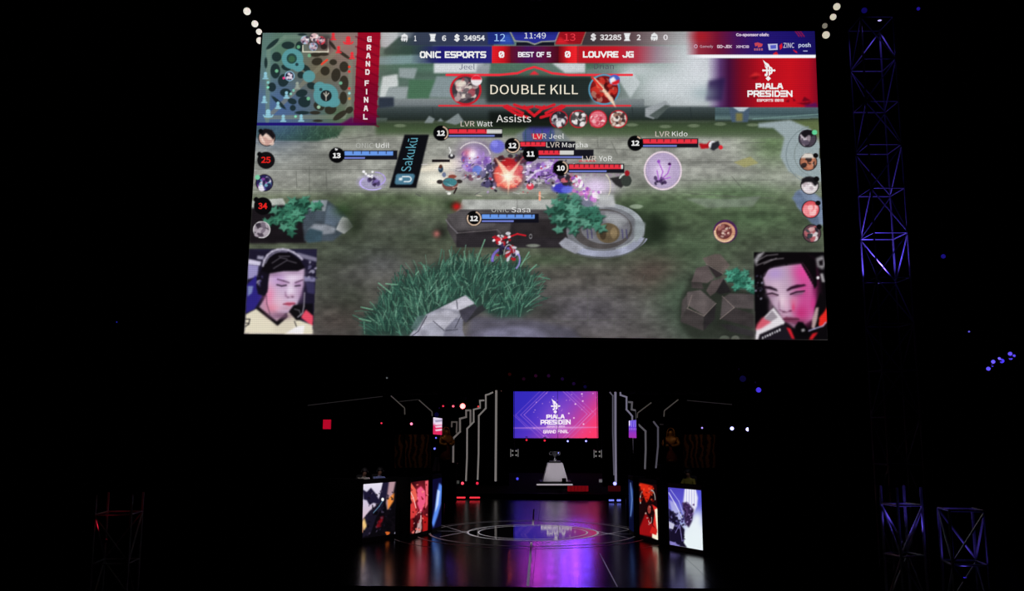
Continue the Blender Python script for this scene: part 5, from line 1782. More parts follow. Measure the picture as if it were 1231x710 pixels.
small_box(603.2, 611, 573.8, 577, 62, (112, 110, 110), 'pale lit wedge on the platform right of the left gate')
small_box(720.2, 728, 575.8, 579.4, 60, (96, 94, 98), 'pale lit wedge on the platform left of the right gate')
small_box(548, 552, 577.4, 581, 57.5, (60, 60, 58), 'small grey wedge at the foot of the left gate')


# red and blue LED battens on the platform front
def batten(x0, x1, y0, y1, col, n, label):
    Yp = on_z(x0, y1 + .9).y
    a, b = at(x0, y1, Yp), at(x1, y0, Yp)
    t = thing('led_batten', ((a.x + b.x) / 2, Yp, .006), label, 'light batten', 'battens along the platform front')
    MB().box(((a.x + b.x) / 2, Yp + .05, (b.z + .006) / 2 + .02), (b.x - a.x + .04, .07, b.z + .03)).build('housing', BODY, t)
    for i in range(n):
        xa = a.x + (b.x - a.x) * (i + .5) / n
        MB().lathe((xa, Yp + .012, (a.z + b.z) / 2), (0, -1, 0), [(0, min((b.x - a.x) / n, b.z - a.z) * .52), (.02, .03)], 10).build('cell', emit(*col, 1.4), t)


R_, BL_ = (250, 52, 66), (120, 130, 255)
batten(529.6, 536, 596, 599.4, R_, 3, 'red LED batten partly behind the left booth at the platform front')
batten(545, 559.4, 596, 599.6, R_, 7, 'long red LED batten at the platform front below the left gate')
batten(564.6, 577, 596, 599.6, R_, 6, 'red LED batten at the platform front nearest the stage centre')
batten(732, 738.2, 599.4, 602.8, BL_, 3, 'blue LED batten at the platform front below the right gate')
batten(741.6, 746.4, 599.4, 602.8, BL_, 2, 'short blue LED batten at the platform front, middle of three')
batten(752.6, 756.4, 599, 602.8, BL_, 2, 'blue LED batten at the platform front beside the right booth')

# lamps hung under the rear screen and standing round it
for x, y, col, nm, k in ((633, 528, (230, 40, 60), 'first red', 1.0), (654.8, 528.6, (236, 44, 66), 'second red', 1.0), (682.6, 529.4, (150, 150, 255), 'first blue-white', 1.8), (704.6, 529.3, (150, 150, 255), 'second blue-white', 1.8)):
    p = at(x, y + .6, YB + dyb - 2 * dyb * (x - 617.4) / 101.6 + .06)
    moving_head(p, (p.x - .4, 40, 3.4), col, '%s lamp hanging under the rear screen' % nm, .085, k, 'lamps under the rear screen', pipe=z0 + .01)
p = at(670.8, 543.8, YT + 1.0)
moving_head(p, (pc.x * .6, 20, 4.2), (150, 160, 255), 'blue lamp glowing behind the trophy cup', .07, 2.0, hang=True)
for x, y, Yl, col, r, k, lb in ((556, 576, 57.2, (255, 70, 90), .09, 1.8, 'red lamp on the platform between the left gate strips'), (573.8, 576.6, 57.2, (226, 40, 70), .09, 1.0, 'dim red lamp on the platform near the left gate foot'),
                                (622, 572, 62, (70, 70, 230), .09, 1.2, 'blue lamp on the platform left of the pedestal'), (739.2, 580.6, 56.2, (150, 150, 255), .11, 2.4, 'bright blue lamp at the foot of the right gate'),
                                (502.6, 580.2, 48, (0, 0, 0), .05, 0, None)):
    if lb is None:
        continue
    p = at(x, y, Yl)
    p.z = PLAT_Z + .004 + r * 2.3
    moving_head(p, (p.x * .5, 0, 4.2), col, lb, r, k, 'lamps on the rear platform', hang=False)
for x, y, Yl, col, r, k, lb in ((556.2, 488, 56.8, (255, 120, 120), .17, 4.0, 'brightest red lamp above the left gate'), (544.8, 488, 56.8, (240, 90, 110), .075, 1.5, 'small red lamp next to the brightest one above the left gate'),
                                (532.8, 487.8, 56.8, (226, 50, 76), .06, 1.0, 'faint red lamp furthest left above the left gate'), (575, 488.4, 56.8, (226, 60, 60), .06, 1.0, 'faint red lamp over the left gate steps'),
                                (494.6, 509.2, 41, (255, 120, 150), .06, 2.0, 'pink-red lamp inside the left booth canopy'), (458.6, 508.4, 41, (226, 50, 76), .04, 1.0, 'tiny red lamp at the left of the booth canopy'),
                                (844, 514, 40, (170, 150, 255), .04, 1.2, 'tiny blue lamp at the left of the right booth canopy'), (880, 514.8, 40, (190, 180, 255), .08, 3.0, 'bright blue-white lamp inside the right booth canopy'),
                                (899, 515.8, 40, (190, 180, 255), .085, 3.0, 'bright blue-white lamp at the far right of the booth canopy'), (465.2, 454, 50, (90, 90, 90), .05, 1.0, 'faint grey lamp under the left of the big screen'),
                                (831, 460.4, 50, (110, 110, 120), .05, 1.0, 'faint grey lamp under the right of the big screen'),
                                (912, 468.5, 45, (70, 54, 214), .13, 1.0, 'violet-blue lamp under the right corner of the big screen'), (893, 455, 45, (10, 7, 44), .16, 1.0, 'dark blue lamp beside the violet one under the big screen')):
    p = at(x, y, Yl)
    moving_head(p, (p.x * .4, 0, 4.2), col, lb, r, k, 'small lamps over the stage', pipe=5.575 if 'canopy' in lb else 25.99)

# ------------------------------------------------------------------ player booths faced with LED panels
Z0, Z1 = .15, 2.06
FACES = {
    'L': [((435.4, 647), (476, 641)), ((493, 642.4), (514.4, 637)), ((519.4, 635.6), (530.4, 631.5))],
    'R': [((756.4, 635.6), (762, 639.4)), ((769, 642.2), (791, 648.8)), ((805, 654.2), (845, 661.2))],
}


def proj(p):
    p = Vector(p)
    y, z = p.y, p.z - CAM_H
    d = y * math.cos(PITCH) + z * math.sin(PITCH)
    u = -y * math.sin(PITCH) + z * math.cos(PITCH)
    return 615.5 + F_PX * p.x / d, 355 - F_PX * u / d


def art_a(c):      # left booth, first: pale sky, dark jagged mass, orange flare
    c.rect(420, 570, 490, 660, (9, 7, 12))
    c.grad([(430, 575), (463, 575), (461, 600), (452, 614), (438, 640), (430, 640)], [(575, (236, 232, 244)), (600, (206, 198, 222)), (620, (214, 190, 206)), (640, (240, 160, 110))], axis=1, soft=.4)
    c.poly([(436, 588), (441, 591), (446, 586), (451, 592), (455, 599), (459, 602), (455, 606), (449, 604), (444, 607), (441, 601), (437, 600)], (26, 22, 48), 1, .6)
    c.poly([(461, 576), (469, 576), (465, 598), (459, 606), (455, 602)], (30, 26, 50), 1, .5)
    c.poly([(468, 576), (476, 576), (472, 596), (466, 614), (464, 604)], (200, 160, 170), .9, .8)
    c.poly([(466, 600), (474, 592), (473, 602), (466, 613)], (240, 140, 60), 1, .8)
    c.poly([(436, 624), (444, 614), (458, 602), (462, 604), (452, 622), (446, 640), (436, 646)], (24, 20, 36), 1, .6)
    c.poly([(435, 628), (438, 622), (441, 632), (437, 638)], (250, 206, 130), .95, .8)
    c.poly([(452, 634), (456, 622), (461, 620), (458, 632)], (150, 18, 30), .9, 1)
    c.line([(449, 616), (456, 608), (461, 600)], 1.2, (90, 130, 160), .8)
    c.poly([(463, 639), (469, 639), (467, 647)], (210, 100, 40), .95, .5)
    c.poly([(473, 643), (476, 637), (475, 646)], (200, 200, 230), .9, .4)
    c.blobs(438, 588, 474, 646, [(30, 24, 44), (10, 8, 14), (70, 60, 84), (16, 12, 20)], 70, 1.7, 97, .7)
    c.blobs(452, 614, 476, 646, [(8, 6, 10), (14, 10, 16)], 40, 3, 98, .9)
    c.poly([(452, 634), (456, 624), (460, 622), (457, 633)], (120, 14, 24), .8, 1)
    c.poly([(463, 639), (468, 639), (466.4, 646)], (210, 100, 40), .95, .5)
    c.ell(460, 600, 1.6, 2, (250, 250, 250), 1, .4)


def art_b(c):      # left booth, second: red and pink curved blades
    c.rect(485, 570, 522, 650, (30, 6, 10))
    c.glow(506, 600, 9, 22, (200, 40, 60), .9)
    c.poly([(494, 580), (500, 588), (502, 600), (497, 606), (493, 598)], (232, 96, 80), 1, .5)
    c.poly([(501, 588), (506, 584), (511, 590), (512, 602), (506, 616), (502, 606)], (240, 90, 130), 1, .6)
    c.poly([(511, 578), (515, 577), (514, 606), (511, 612), (512, 594)], (236, 96, 110), 1, .5)
    c.poly([(493, 606), (499, 602), (502, 614), (498, 622), (493, 624)], (214, 60, 60), 1, .6)
    c.line([(493, 590), (497, 598), (500, 610)], .9, (255, 210, 200), .9)
    c.line([(506, 616), (506, 626), (500, 640)], 1.2, (250, 200, 200), .9)
    c.poly([(500, 642), (502, 628), (506, 622), (507, 634), (505, 642)], (196, 160, 160), .9, .5)
    c.poly([(508, 618), (515, 622), (514, 640), (508, 640)], (190, 26, 26), .9, .8)
    c.poly([(493, 624), (497, 622), (497, 636), (493, 640)], (150, 20, 24), .9, .8)
    c.blobs(493, 578, 515, 642, [(255, 170, 170), (120, 10, 20), (250, 120, 110), (60, 4, 8)], 40, 1.6, 91, .7)


def art_c(c):      # left booth, sliver: blue streak
    c.rect(510, 570, 540, 650, (12, 10, 44))
    c.poly([(528, 580), (532, 584), (530, 606), (526, 620), (521, 634), (519, 628), (523, 610), (525, 594)], (90, 140, 240), 1, .8)
    c.poly([(526, 588), (529, 590), (527, 606), (523, 616)], (206, 226, 255), .9, .6)


def art_d(c):      # right booth, sliver: dark blue
    c.rect(750, 570, 768, 650, (10, 14, 44))
    c.poly([(757, 580), (762, 590), (761, 612), (758, 624), (757, 604)], (50, 80, 150), .9, 1)
    c.line([(758, 580), (760, 600), (758, 620)], .9, (120, 150, 210), .8)


def art_e(c):      # right booth, second: red coils, white arcs, cream ground
    c.rect(762, 570, 798, 655, (22, 5, 8))
    c.poly([(769, 580), (778, 582), (785, 584), (783, 592), (780, 600), (777, 604), (774, 596), (770, 588)], (214, 40, 20), 1, .6)
    c.poly([(768, 636), (776, 616), (780, 622), (788, 636), (790, 646), (768, 642)], (150, 14, 18), 1, .8)
    c.poly([(784, 606), (790, 610), (791, 640), (785, 630), (787, 616)], (226, 40, 34), 1, .5)
    c.poly([(787, 612), (792, 610), (792, 650), (784, 646), (784, 640), (790, 640)], (246, 240, 214), 1, .4)
    c.poly([(784, 632), (790, 636), (789, 643), (781, 640)], (206, 30, 26), 1, .5)
    c.ring(776, 600, 6.4, 12, 1.4, (206, 210, 206), .9, 140, 250)
    c.ring(783, 600, 4.6, 11, 1.3, (200, 200, 196), .8, -110, 10)
    c.ell(780.5, 612, 2, 5, (150, 60, 52), 1, .6)
    c.ring(781.5, 624, 2, 4.6, .8, (210, 200, 190), .9, -60, 150)
    c.blobs(769, 582, 786, 602, [(250, 80, 40), (150, 16, 10), (90, 8, 6)], 26, 1.8, 93, .7)
    c.blobs(776, 606, 786, 630, [(206, 170, 160), (40, 8, 10), (120, 20, 22)], 14, 1.2, 94, .7)


def art_f(c):      # right booth, third: pale plume over a dark mass, white glow low right
    c.grad([(795, 575), (855, 575), (855, 670), (795, 670)], [(575, (66, 58, 176)), (600, (86, 78, 200)), (625, (150, 160, 226)), (645, (226, 236, 246)), (670, (226, 240, 244))], axis=1)
    c.glow(842, 596, 6, 14, (90, 96, 226), .8)
    c.poly([(826, 630), (834, 622), (846, 634), (848, 668), (826, 664), (818, 650)], (232, 242, 246), .95, 3)
    c.glow(838, 624, 7, 10, (236, 244, 248), .9)
    c.poly([(823, 588), (828, 584), (836, 586), (839, 598), (838, 608), (833, 618), (826, 612), (821, 606)], (226, 226, 246), 1, .8)
    for k in range(9):
        c.line([(824 + k * 1.5, 586 + (k % 2)), (823.5 + k * 1.6, 608)], .8, (176, 176, 226) if k % 2 else (250, 250, 255), .8)
    c.poly([(820, 604), (826, 603), (834, 612), (832, 626), (828, 634), (823, 628)], (50, 34, 72), 1, .7)
    c.poly([(822, 608), (827, 612), (826, 624)], (96, 66, 120), .7, .8)
    c.blobs(820, 604, 834, 632, [(36, 24, 56), (84, 56, 110), (150, 130, 190), (20, 14, 34)], 26, 1.5, 95, .8)
    c.poly([(804, 612), (812, 616), (818, 630), (823, 636), (822, 652), (826, 658), (804, 654)], (22, 16, 40), 1, .6)
    c.poly([(804, 600), (812, 604), (820, 624), (816, 626), (808, 614)], (196, 196, 236), .7, .8)
    c.blobs(804, 612, 824, 656, [(14, 10, 28), (50, 42, 90), (110, 104, 170), (20, 16, 40)], 60, 2, 96, .7)
    c.line([(804, 592), (812, 606), (820, 622)], 1.2, (226, 226, 250), .8)
    c.line([(806, 588), (816, 602), (822, 618)], .9, (190, 190, 240), .7)
    c.poly([(804, 626), (811, 630), (809, 636), (804, 634)], (216, 216, 240), .9, .5)
    c.line([(812, 640), (817, 630), (820, 650)], .9, (130, 120, 190), .8)
    c.poly([(804, 650), (812, 652), (822, 660), (806, 656)], (150, 140, 220), .8, .5)


POSTERS = {'L': [(art_a, 'LED panel on left booth showing pale sky behind dark jagged shapes'), (art_b, 'LED panel on left booth showing red and pink curved shapes'),
                 (art_c, 'narrow blue LED panel at the inner end of the left booth')],
           'R': [(art_d, 'narrow dark blue LED panel at the inner end of the right booth'), (art_e, 'LED panel on right booth showing red coils and white arcs'),
                 (art_f, 'LED panel on right booth showing a pale plume on violet and white')]}
GND = {}
for side in 'LR':
    pts = []
    for (b0, b1), (art, label) in zip(FACES[side], POSTERS[side]):
        A, Bq = on_z(*b0, Z0), on_z(*b1, Z0)
        d = (Bq - A).normalized()
        n = Vector((d.y, -d.x, 0))
        GND.setdefault(side, []).append((A, Bq, n))
        c3 = [Vector((A.x, A.y, Z1)), Vector((Bq.x, Bq.y, Z1)), Vector((Bq.x, Bq.y, Z0)), Vector((A.x, A.y, Z0))]
        c2 = [proj(p) for p in c3]
        t = thing('poster_screen', ((A.x + Bq.x) / 2, (A.y + Bq.y) / 2, .004), label, 'screen', 'LED panels on the booths')
        xs, ys = [p[0] for p in c2], [p[1] for p in c2]
        cv = Canvas(min(xs) - 2, min(ys) - 2, max(xs) + 2, max(ys) + 2, 5.0)
        art(cv)
        s = LedScreen(c3, c2)
        s.display('display', cv, 90, 130, t, picture_mat('led_picture_panel'))
        MB().prism([A - n * .02 + Vector((0, 0, .004 - Z0)), Bq - n * .02 + Vector((0, 0, .004 - Z0)), Bq - n * .1 + Vector((0, 0, .004 - Z0)), A - n * .1 + Vector((0, 0, .004 - Z0))],
                   (0, 0, Z1 + .16)).build('cabinet', MATTE, t)
        for za, zb_ in ((.004, Z0), (Z1, Z1 + .16)):
            MB().prism([Vector((A.x, A.y, za)) + n * .004, Vector((Bq.x, Bq.y, za)) + n * .004, Vector((Bq.x, Bq.y, za)) - n * .018, Vector((A.x, A.y, za)) - n * .018], (0, 0, zb_ - za)).build('trim_rail', BLACK, t)


def booth(side, label):
    fs = GND[side]
    sgn = -1 if side == 'L' else 1
    base = fs[1][0] if side == 'L' else fs[1][1]
    t = thing('player_booth', (base.x + sgn * 2, base.y + 1, .004), label, 'booth', 'player booths')
    # corner posts between the LED panels, side walls
    lst = fs
    for (a0, b0, n0), (a1, b1, n1) in zip(lst[:-1], lst[1:]):
        p, q = b0 - n0 * .03, a1 - n1 * .03
        d = (q - p)
        e = d.normalized() * .012
        p, q = p + e, q - e
        nn = (n0 + n1).normalized()
        MB().prism([Vector((v.x, v.y, .005)) for v in (p, q, q - nn * .3, p - nn * .3)], (0, 0, 2.24)).build('corner_post', MATTE, t)
    # outer return wall
    if side == 'L':
        a, n = fs[0][0], fs[0][2]
        d = (fs[0][0] - fs[0][1]).normalized()
        p, q = a + d * .02 - n * .03, a + Vector((-4.2, 1.2, 0))
        far = fs[2][1]
    else:
        a, n = fs[2][1], fs[2][2]
        d = (fs[2][1] - fs[2][0]).normalized()
        p, q = a + d * .02 - n * .03, a + Vector((4.4, .8, 0))
        far = fs[0][0]
    off = Vector((0, .25, 0))
    MB().prism([Vector((v.x, v.y, .005)) for v in (p, q, q + off, p + off)], (0, 0, 2.24)).build('return_wall', MATTE, t)
    # deck the players sit on
    inn = [x for f in fs for x in (f[0] - f[2] * .45, f[1] - f[2] * .45)]
    inn = [Vector((v.x, v.y, .006)) for v in inn]
    loop = inn if side == 'L' else inn[::-1]
    back = [Vector((far.x - sgn * -.35, far.y + 3.5, .006)), Vector((q.x, far.y + 3.5, .006)), Vector((q.x, q.y + .4, .006))]
    MB().prism(loop + back, (0, 0, 1.1)).build('deck', MATTE, t)
    return t, q, far


bl, ql, farl = booth('L', 'black angular player booth left of the stage faced with LED panels')
br_, qr, farr = booth('R', 'black angular player booth right of the stage faced with LED panels')

# canopies with faint edge strips
for side, lines, posts, label in (
        ('L', [[(370, 487), (460, 476.2)], [(470, 475.5), (486.4, 490.2), (486.6, 498)], [(480, 482.4), (503, 480)], [(503.6, 480.6), (519.4, 494.6), (519.6, 500)]], [(372, 488), (486.6, 498), (519.6, 500)],
         'dark angular canopy with faint edge strips over the left booth'),
        ('R', [[(783, 483.6), (766.4, 496.2), (766, 502)], [(815.4, 480), (798.6, 493.4), (798.2, 500.5)], [(826, 481), (880, 486)], [(793, 509.8), (797.6, 510)]], [(766, 502), (798.2, 500.5), (900, 488)],
         'dark angular canopy with faint edge strips over the right booth')):
    Yc = 38.5 if side == 'L' else 37.5
    b0 = at(lines[0][0][0], lines[0][0][1], Yc)
    t = bl if side == 'L' else br_
    for i, ln in enumerate(lines):
        pts = [at(x, y, Yc + .35 * (i % 2)) for x, y in ln]
        for a, b in zip(pts[:-1], pts[1:]):
            steep = abs(a.z - b.z) > .25 * abs(a.x - b.x)
            MB().bar(a, b, .022 if steep else .014, 6).build('edge_strip', DIMST if steep else emit(34, 32, 33), t)
    for x, y in posts:
        p = at(x, y, Yc + .5)
        MB().bar((p.x, p.y, .008), (p.x, p.y, 5.58), .05, 6).build('canopy_post', MATTE, t)
    xs = sorted([at(x, 490, Yc).x for x in ((372, 519) if side == 'L' else (766, 900))])
    MB().box(((xs[0] + xs[1]) / 2, Yc + 1.8, 5.62), (xs[1] - xs[0], 2.4, .08)).build('roof_panel', MATTE, t)


# ------------------------------------------------------------------ banner columns with small slanted screens
def paint_banner(left):
    if left:
        c = Canvas(516, 496, 536, 528, 6.0, (214, 40, 88))
        c.poly([(516, 496), (536, 496), (536, 514), (516, 510)], (226, 214, 236), 1, .8)
        c.rect(516, 510, 536, 530, (226, 40, 96), .7, 1.5)
        for y in (505, 508.5, 512, 516):
            c.poly([(523, y), (532, y - 1), (532, y + 1.2), (524, y + 2)], (240, 226, 240) if y > 508 else (150, 140, 170), .9, .3)
        return c
    c = Canvas(752, 500, 770, 530, 6.0)
    c.grad([(752, 500), (770, 500), (770, 530), (752, 530)], [(500, (80, 60, 214)), (512, (96, 60, 214)), (520, (150, 50, 190)), (530, (170, 50, 170))], axis=1)
    for x in (757, 759.5, 762, 764.5):
        c.line([(x, 505), (x - .4, 512)], .8, (190, 170, 250), .8)
        c.line([(x, 514), (x, 515.6)], .8, (200, 170, 250), .8)
    c.poly([(756, 505.5), (757.4, 505.4), (757.4, 511), (756, 511)], (246, 236, 255), 1, .4)
    return c


LILAC = pbr('pale_drape', (190, 184, 205), .85, 0, .1)
for left, px, Yc, c2, lb in ((True, 525, 44.5, [(520.6, 501.2), (531.6, 502.8), (531.2, 522.6), (520, 521.6)], 'slim column left of the gate with a pink and white banner screen'),
                             (False, 761, 46.5, [(756, 505.4), (765, 504.4), (766.2, 526.4), (756, 525.8)], 'slim column by the right gate with a violet banner screen')):
    sk = .25 if left else -.25
    P = [at(c2[k][0], c2[k][1], Yc + (sk if k in (1, 2) else -sk) * (1 if left else 1)) for k in range(4)]
    bx = sum(p.x for p in P) / 4
    t = thing('banner_column', (bx, Yc + .5, .006), lb, 'banner column', 'banner columns')
    s = LedScreen([tuple(p) for p in P], c2)
    s.display('display', paint_banner(left), 50, 90, t, picture_mat('led_picture_banner'))
    nn = Vector(s.n)
    MB().prism([p - nn * .02 for p in (P[3], P[2], P[1], P[0])], -nn * .12).build('cabinet', MATTE, t)
    MB().bar((bx, Yc + .55, .3), (bx, Yc + .55, max(p.z for p in P) - .1), .07, 8).build('column', MATTE, t)
    MB().box((bx, Yc + .55, .15), (.7, .7, .28)).build('base', BLACK, t, bevel=.02)
    if left:
        for lx_, ly_, lr_, lc_ in ((522.4, 539, .05, (120, 120, 255)), (524.2, 526, .04, (110, 110, 230))):
            q = at(lx_, ly_, Yc + .36)
            MB().box(q + Vector((0, .07, 0)), (.12, .12, .12)).build('indicator_housing', BODY, t)
            MB().lathe(q, (0, -1, 0), [(0, lr_), (.02, lr_ * .6)], 10).build('indicator_lens', emit(*lc_, 1.4), t)
        for xa, xb, xc, xd in ((519.4, 524.4, 525.6, 523.2), (525.8, 529.0, 527.6, 526.4)):
            y0, y1 = 566.5, 549
            a = [at(xa, y0, Yc - .3), at(xb, y0 - 1, Yc - .3), at(xc, y1, Yc - .3), at(xd, y1, Yc - .3)]
            MB().prism(a, (0, .03, 0)).build('drape', LILAC, t)

# small red sign in the dark at left
p0, p1 = at(388, 515.6, 60), at(398.2, 504, 60)
t = thing('red_sign', ((p0.x + p1.x) / 2, 60, p0.z), 'small plain red lit sign in the dark left of the stage', 'sign')
MB().box(((p0.x + p1.x) / 2, 60.06, (p0.z + p1.z) / 2), (p1.x - p0.x, .1, p1.z - p0.z)).build('sign_box', BODY, t)
MB().box(((p0.x + p1.x) / 2, 60, (p0.z + p1.z) / 2), (p1.x - p0.x - .02, .02, p1.z - p0.z - .02)).build('sign_face', emit(176, 8, 40), t)
MB().bar(((p0.x + p1.x) / 2, 60.08, p1.z), ((p0.x + p1.x) / 2, 60.08, 26), .02).build('drop_pipe', BLACK, t)


# ------------------------------------------------------------------ statues on plinths behind the booths
def blob_mesh(name, joints, edges, mat, parent, base, rz=0, levels=2, mats=None, pick=None):
    me = bpy.data.meshes.new(name + '_skeleton')
    me.from_pydata([j[0] for j in joints], edges, [])
    o = bpy.data.objects.new(name, me)
    COL.objects.link(o)
    sk = o.modifiers.new('skin', 'SKIN')
    for v, j in zip(me.skin_vertices[0].data, joints):
        r = j[1]
        v.radius = (r, r) if not isinstance(r, tuple) else r
    me.skin_vertices[0].data[0].use_root = True
    sb = o.modifiers.new('sub', 'SUBSURF')
    sb.levels = sb.render_levels = levels
    dg = bpy.context.evaluated_depsgraph_get()
    out = bpy.data.meshes.new_from_object(o.evaluated_get(dg))
    bpy.data.objects.remove(o)
    out.name = name
    R = Matrix.Rotation(rz, 4, 'Z')
    out.materials.clear()
    for m in (mats or [mat]):
        out.materials.append(m)
    if pick:
        for p in out.polygons:
            p.material_index = pick(p.center)
    out.polygons.foreach_set('use_smooth', [True] * len(out.polygons))
    out.transform(Matrix.Translation(Vector(base) - Vector(parent.location)) @ R)
    o = bpy.data.objects.new(name, out)
    COL.objects.link(o)
    o.parent = parent
    return o


GOLD = pbr('worn_gold', (150, 108, 60), .45, .35, .45, 5, .5, .3)
MAROON = pbr('maroon_cloth', (84, 26, 34), .8, 0, .35, 4)


def statue(px, y0, y1, Yc, rz, label):
    top, bot = at(px, y0, Yc), at(px, y1, Yc)
    h = top.z - bot.z
    k = h / 1.75
    pl = thing('statue_plinth', (top.x, Yc, .008), label.replace('statue', 'plinth carrying the statue').replace('robed gold', 'tall black'), 'plinth', 'statue plinths')
    MB().box((top.x, Yc, bot.z / 2), (1.1 * k, 1.0 * k, bot.z - .02)).build('plinth_body', MATTE, pl, bevel=.03)
    MB().box((top.x, Yc, bot.z - .04), (1.25 * k, 1.15 * k, .06)).build('plinth_cap', BLACK, pl)
    t = thing('guardian_statue', (top.x, Yc, bot.z + .002), label, 'statue', 'guardian statues')
    S = lambda x, y, z: (x * k, y * k, z * k)
    J = [(S(0, 0, .75), .24 * k), (S(0, 0, .4), .3 * k), (S(0, 0, .02), .38 * k), (S(0, 0, 1.05), .25 * k), (S(0, -.02, 1.3), .2 * k), (S(0, -.03, 1.42), .1 * k), (S(0, -.06, 1.54), (.15 * k, .17 * k)), (S(0, -.05, 1.7), .12 * k),
         (S(.28, 0, 1.27), .13 * k), (S(.4, -.1, 1.0), .1 * k), (S(.2, -.32, .92), .085 * k), (S(.06, -.36, .98), .08 * k),
         (S(-.28, 0, 1.27), .13 * k), (S(-.4, -.1, 1.0), .1 * k), (S(-.2, -.32, .92), .085 * k), (S(-.06, -.36, .98), .08 * k)]
    E = [(0, 1), (1, 2), (0, 3), (3, 4), (4, 5), (5, 6), (6, 7), (4, 8), (8, 9), (9, 10), (10, 11), (4, 12), (12, 13), (13, 14), (14, 15)]
    base = (top.x, Yc, bot.z - .03)
    blob_mesh('robed_body', J, E, GOLD, t, base, rz, 2, [GOLD, MAROON], lambda c_: 1 if c_.z < .95 * k and abs(c_.x) < .36 * k and c_.y > -.28 * k else 0)
    # hood and sash
    R = Matrix.Rotation(rz, 3, 'Z')
    Pp = lambda x, y, z: Vector(base) + R @ Vector(S(x, y, z))
    m = MB()
    ring = []
    for zz, rx, ry, oy in ((1.34, .27, .22, .02), (1.5, .22, .22, .0), (1.66, .21, .22, .0), (1.78, .14, .15, .01), (1.83, .03, .03, .02)):
        ring.append([Pp(rx * math.cos(a), oy + ry * math.sin(a), zz) for a in [math.radians(-35 + 250 * i / 12) for i in range(13)]])
    pts = [p for r in ring for p in r]
    fs = []
    for i in range(4):
        for j in range(12):
            fs.append((i * 13 + j, i * 13 + j + 1, (i + 1) * 13 + j + 1, (i + 1) * 13 + j))
    m.add(pts, fs)
    h_ = m.build('hood', GOLD, t, smooth=True)
    sd = h_.modifiers.new('thick', 'SOLIDIFY')
    sd.thickness = .03
    m = MB()
    for i in range(10):
        a, b = i / 10, (i + 1) / 10
        m.bar(Pp(-.25 + .5 * a, -.22 - .05 * math.sin(a * 3.14), 1.2 - .35 * a), Pp(-.25 + .5 * b, -.22 - .05 * math.sin(b * 3.14), 1.2 - .35 * b), .04 * k, 6)
    m.build('sash', MAROON, t)
    # weak warm spot added overhead so the dark statue shows
    lp = moving_head((top.x * .86, Yc - 2.6, 6.2), (top.x, Yc, top.z - .5), (70, 44, 20), 'added weak warm lamp brightening the ' + ('left' if top.x < 0 else 'right') + ' statue', .06, .6, 'added statue lamps')
    lamp('spot', 'SPOT', (top.x * .86, Yc - 2.55, 6.1), (top.x, Yc, top.z - .5), (1, .62, .3), 42, lp, .05, 34, .9)
    return t


statue(536, 514, 556, 48.2, .5, 'robed gold statue beside the left banner column')
statue(806.5, 515, 558, 43, -.35, 'robed gold statue above the right booth')


# printed backdrops inside the booths
def print_mat(name, c1, c2, c3, scale):
    m = bpy.data.materials.new(name)
    m.use_nodes = True
    nt = m.node_tree
    p = nt.nodes['Principled BSDF']
    tc = nt.nodes.new('ShaderNodeTexCoord')
    wv = nt.nodes.new('ShaderNodeTexWave')
    wv.inputs['Scale'].default_value = scale
    wv.inputs['Distortion'].default_value = 9
    wv.inputs['Detail'].default_value = 3
    nt.links.new(tc.outputs['Object'], wv.inputs['Vector'])
    r = nt.nodes.new('ShaderNodeValToRGB')
    r.color_ramp.elements[0].color = rgb(*c1)
    r.color_ramp.elements[0].position = .35
    e = r.color_ramp.elements.new(.62)
    e.color = rgb(*c2)
    r.color_ramp.elements[-1].color = rgb(*c3)
    r.color_ramp.elements[-1].position = .85
    nt.links.new(wv.outputs['Fac'], r.inputs[0])
    nt.links.new(r.outputs[0], p.inputs['Base Color'])
    p.inputs['Roughness'].default_value = .8
    return m


PRINT = print_mat('backdrop_print', (20, 8, 10), (96, 26, 30), (150, 112, 62), 1.3)
for x0, x1, Yc, lb in ((474, 519, 41.2, 'maroon and gold printed backdrop at the rear of the left booth'), (822, 860, 40.2, 'maroon and gold printed backdrop at the rear of the right booth')):
    a, b = at(x0, 562, Yc), at(x1, 522, Yc)
    t = thing('printed_backdrop', ((a.x + b.x) / 2, Yc, .01), lb, 'backdrop', 'booth backdrops')
    MB().box(((a.x + b.x) / 2, Yc + .03, (a.z + b.z) / 2), (b.x - a.x, .05, b.z - a.z)).build('printed_board', PRINT, t)
    for x in (a.x + .05, b.x - .05):
        MB().bar((x, Yc + .1, .012), (x, Yc + .1, b.z), .03, 6).build('stand_pole', BLACK, t)
    lp = moving_head(((a.x + b.x) / 2, Yc - 2.2, 5.5), ((a.x + b.x) / 2, Yc, a.z + .7), (60, 34, 24), 'added weak warm lamp brightening the %s booth backdrop' % ('left' if a.x < 0 else 'right'), .06, .5, 'added backdrop lamps')  # extra lamp, added only to bring the printed board out of the dark
    lamp('spot', 'SPOT', ((a.x + b.x) / 2, Yc - 2.15, 5.4), ((a.x + b.x) / 2, Yc, a.z + .7), (1, .55, .35), 9, lp, .05, 46, .9)

# ------------------------------------------------------------------ players seated on the booth decks
SKIN = pbr('skin', (176, 132, 110), .6, 0, .08)
HAIR = pbr('dark_hair', (16, 13, 13), .7, 0, .3)
TROUS = pbr('dark_trousers', (22, 22, 28), .85, 0, .2)


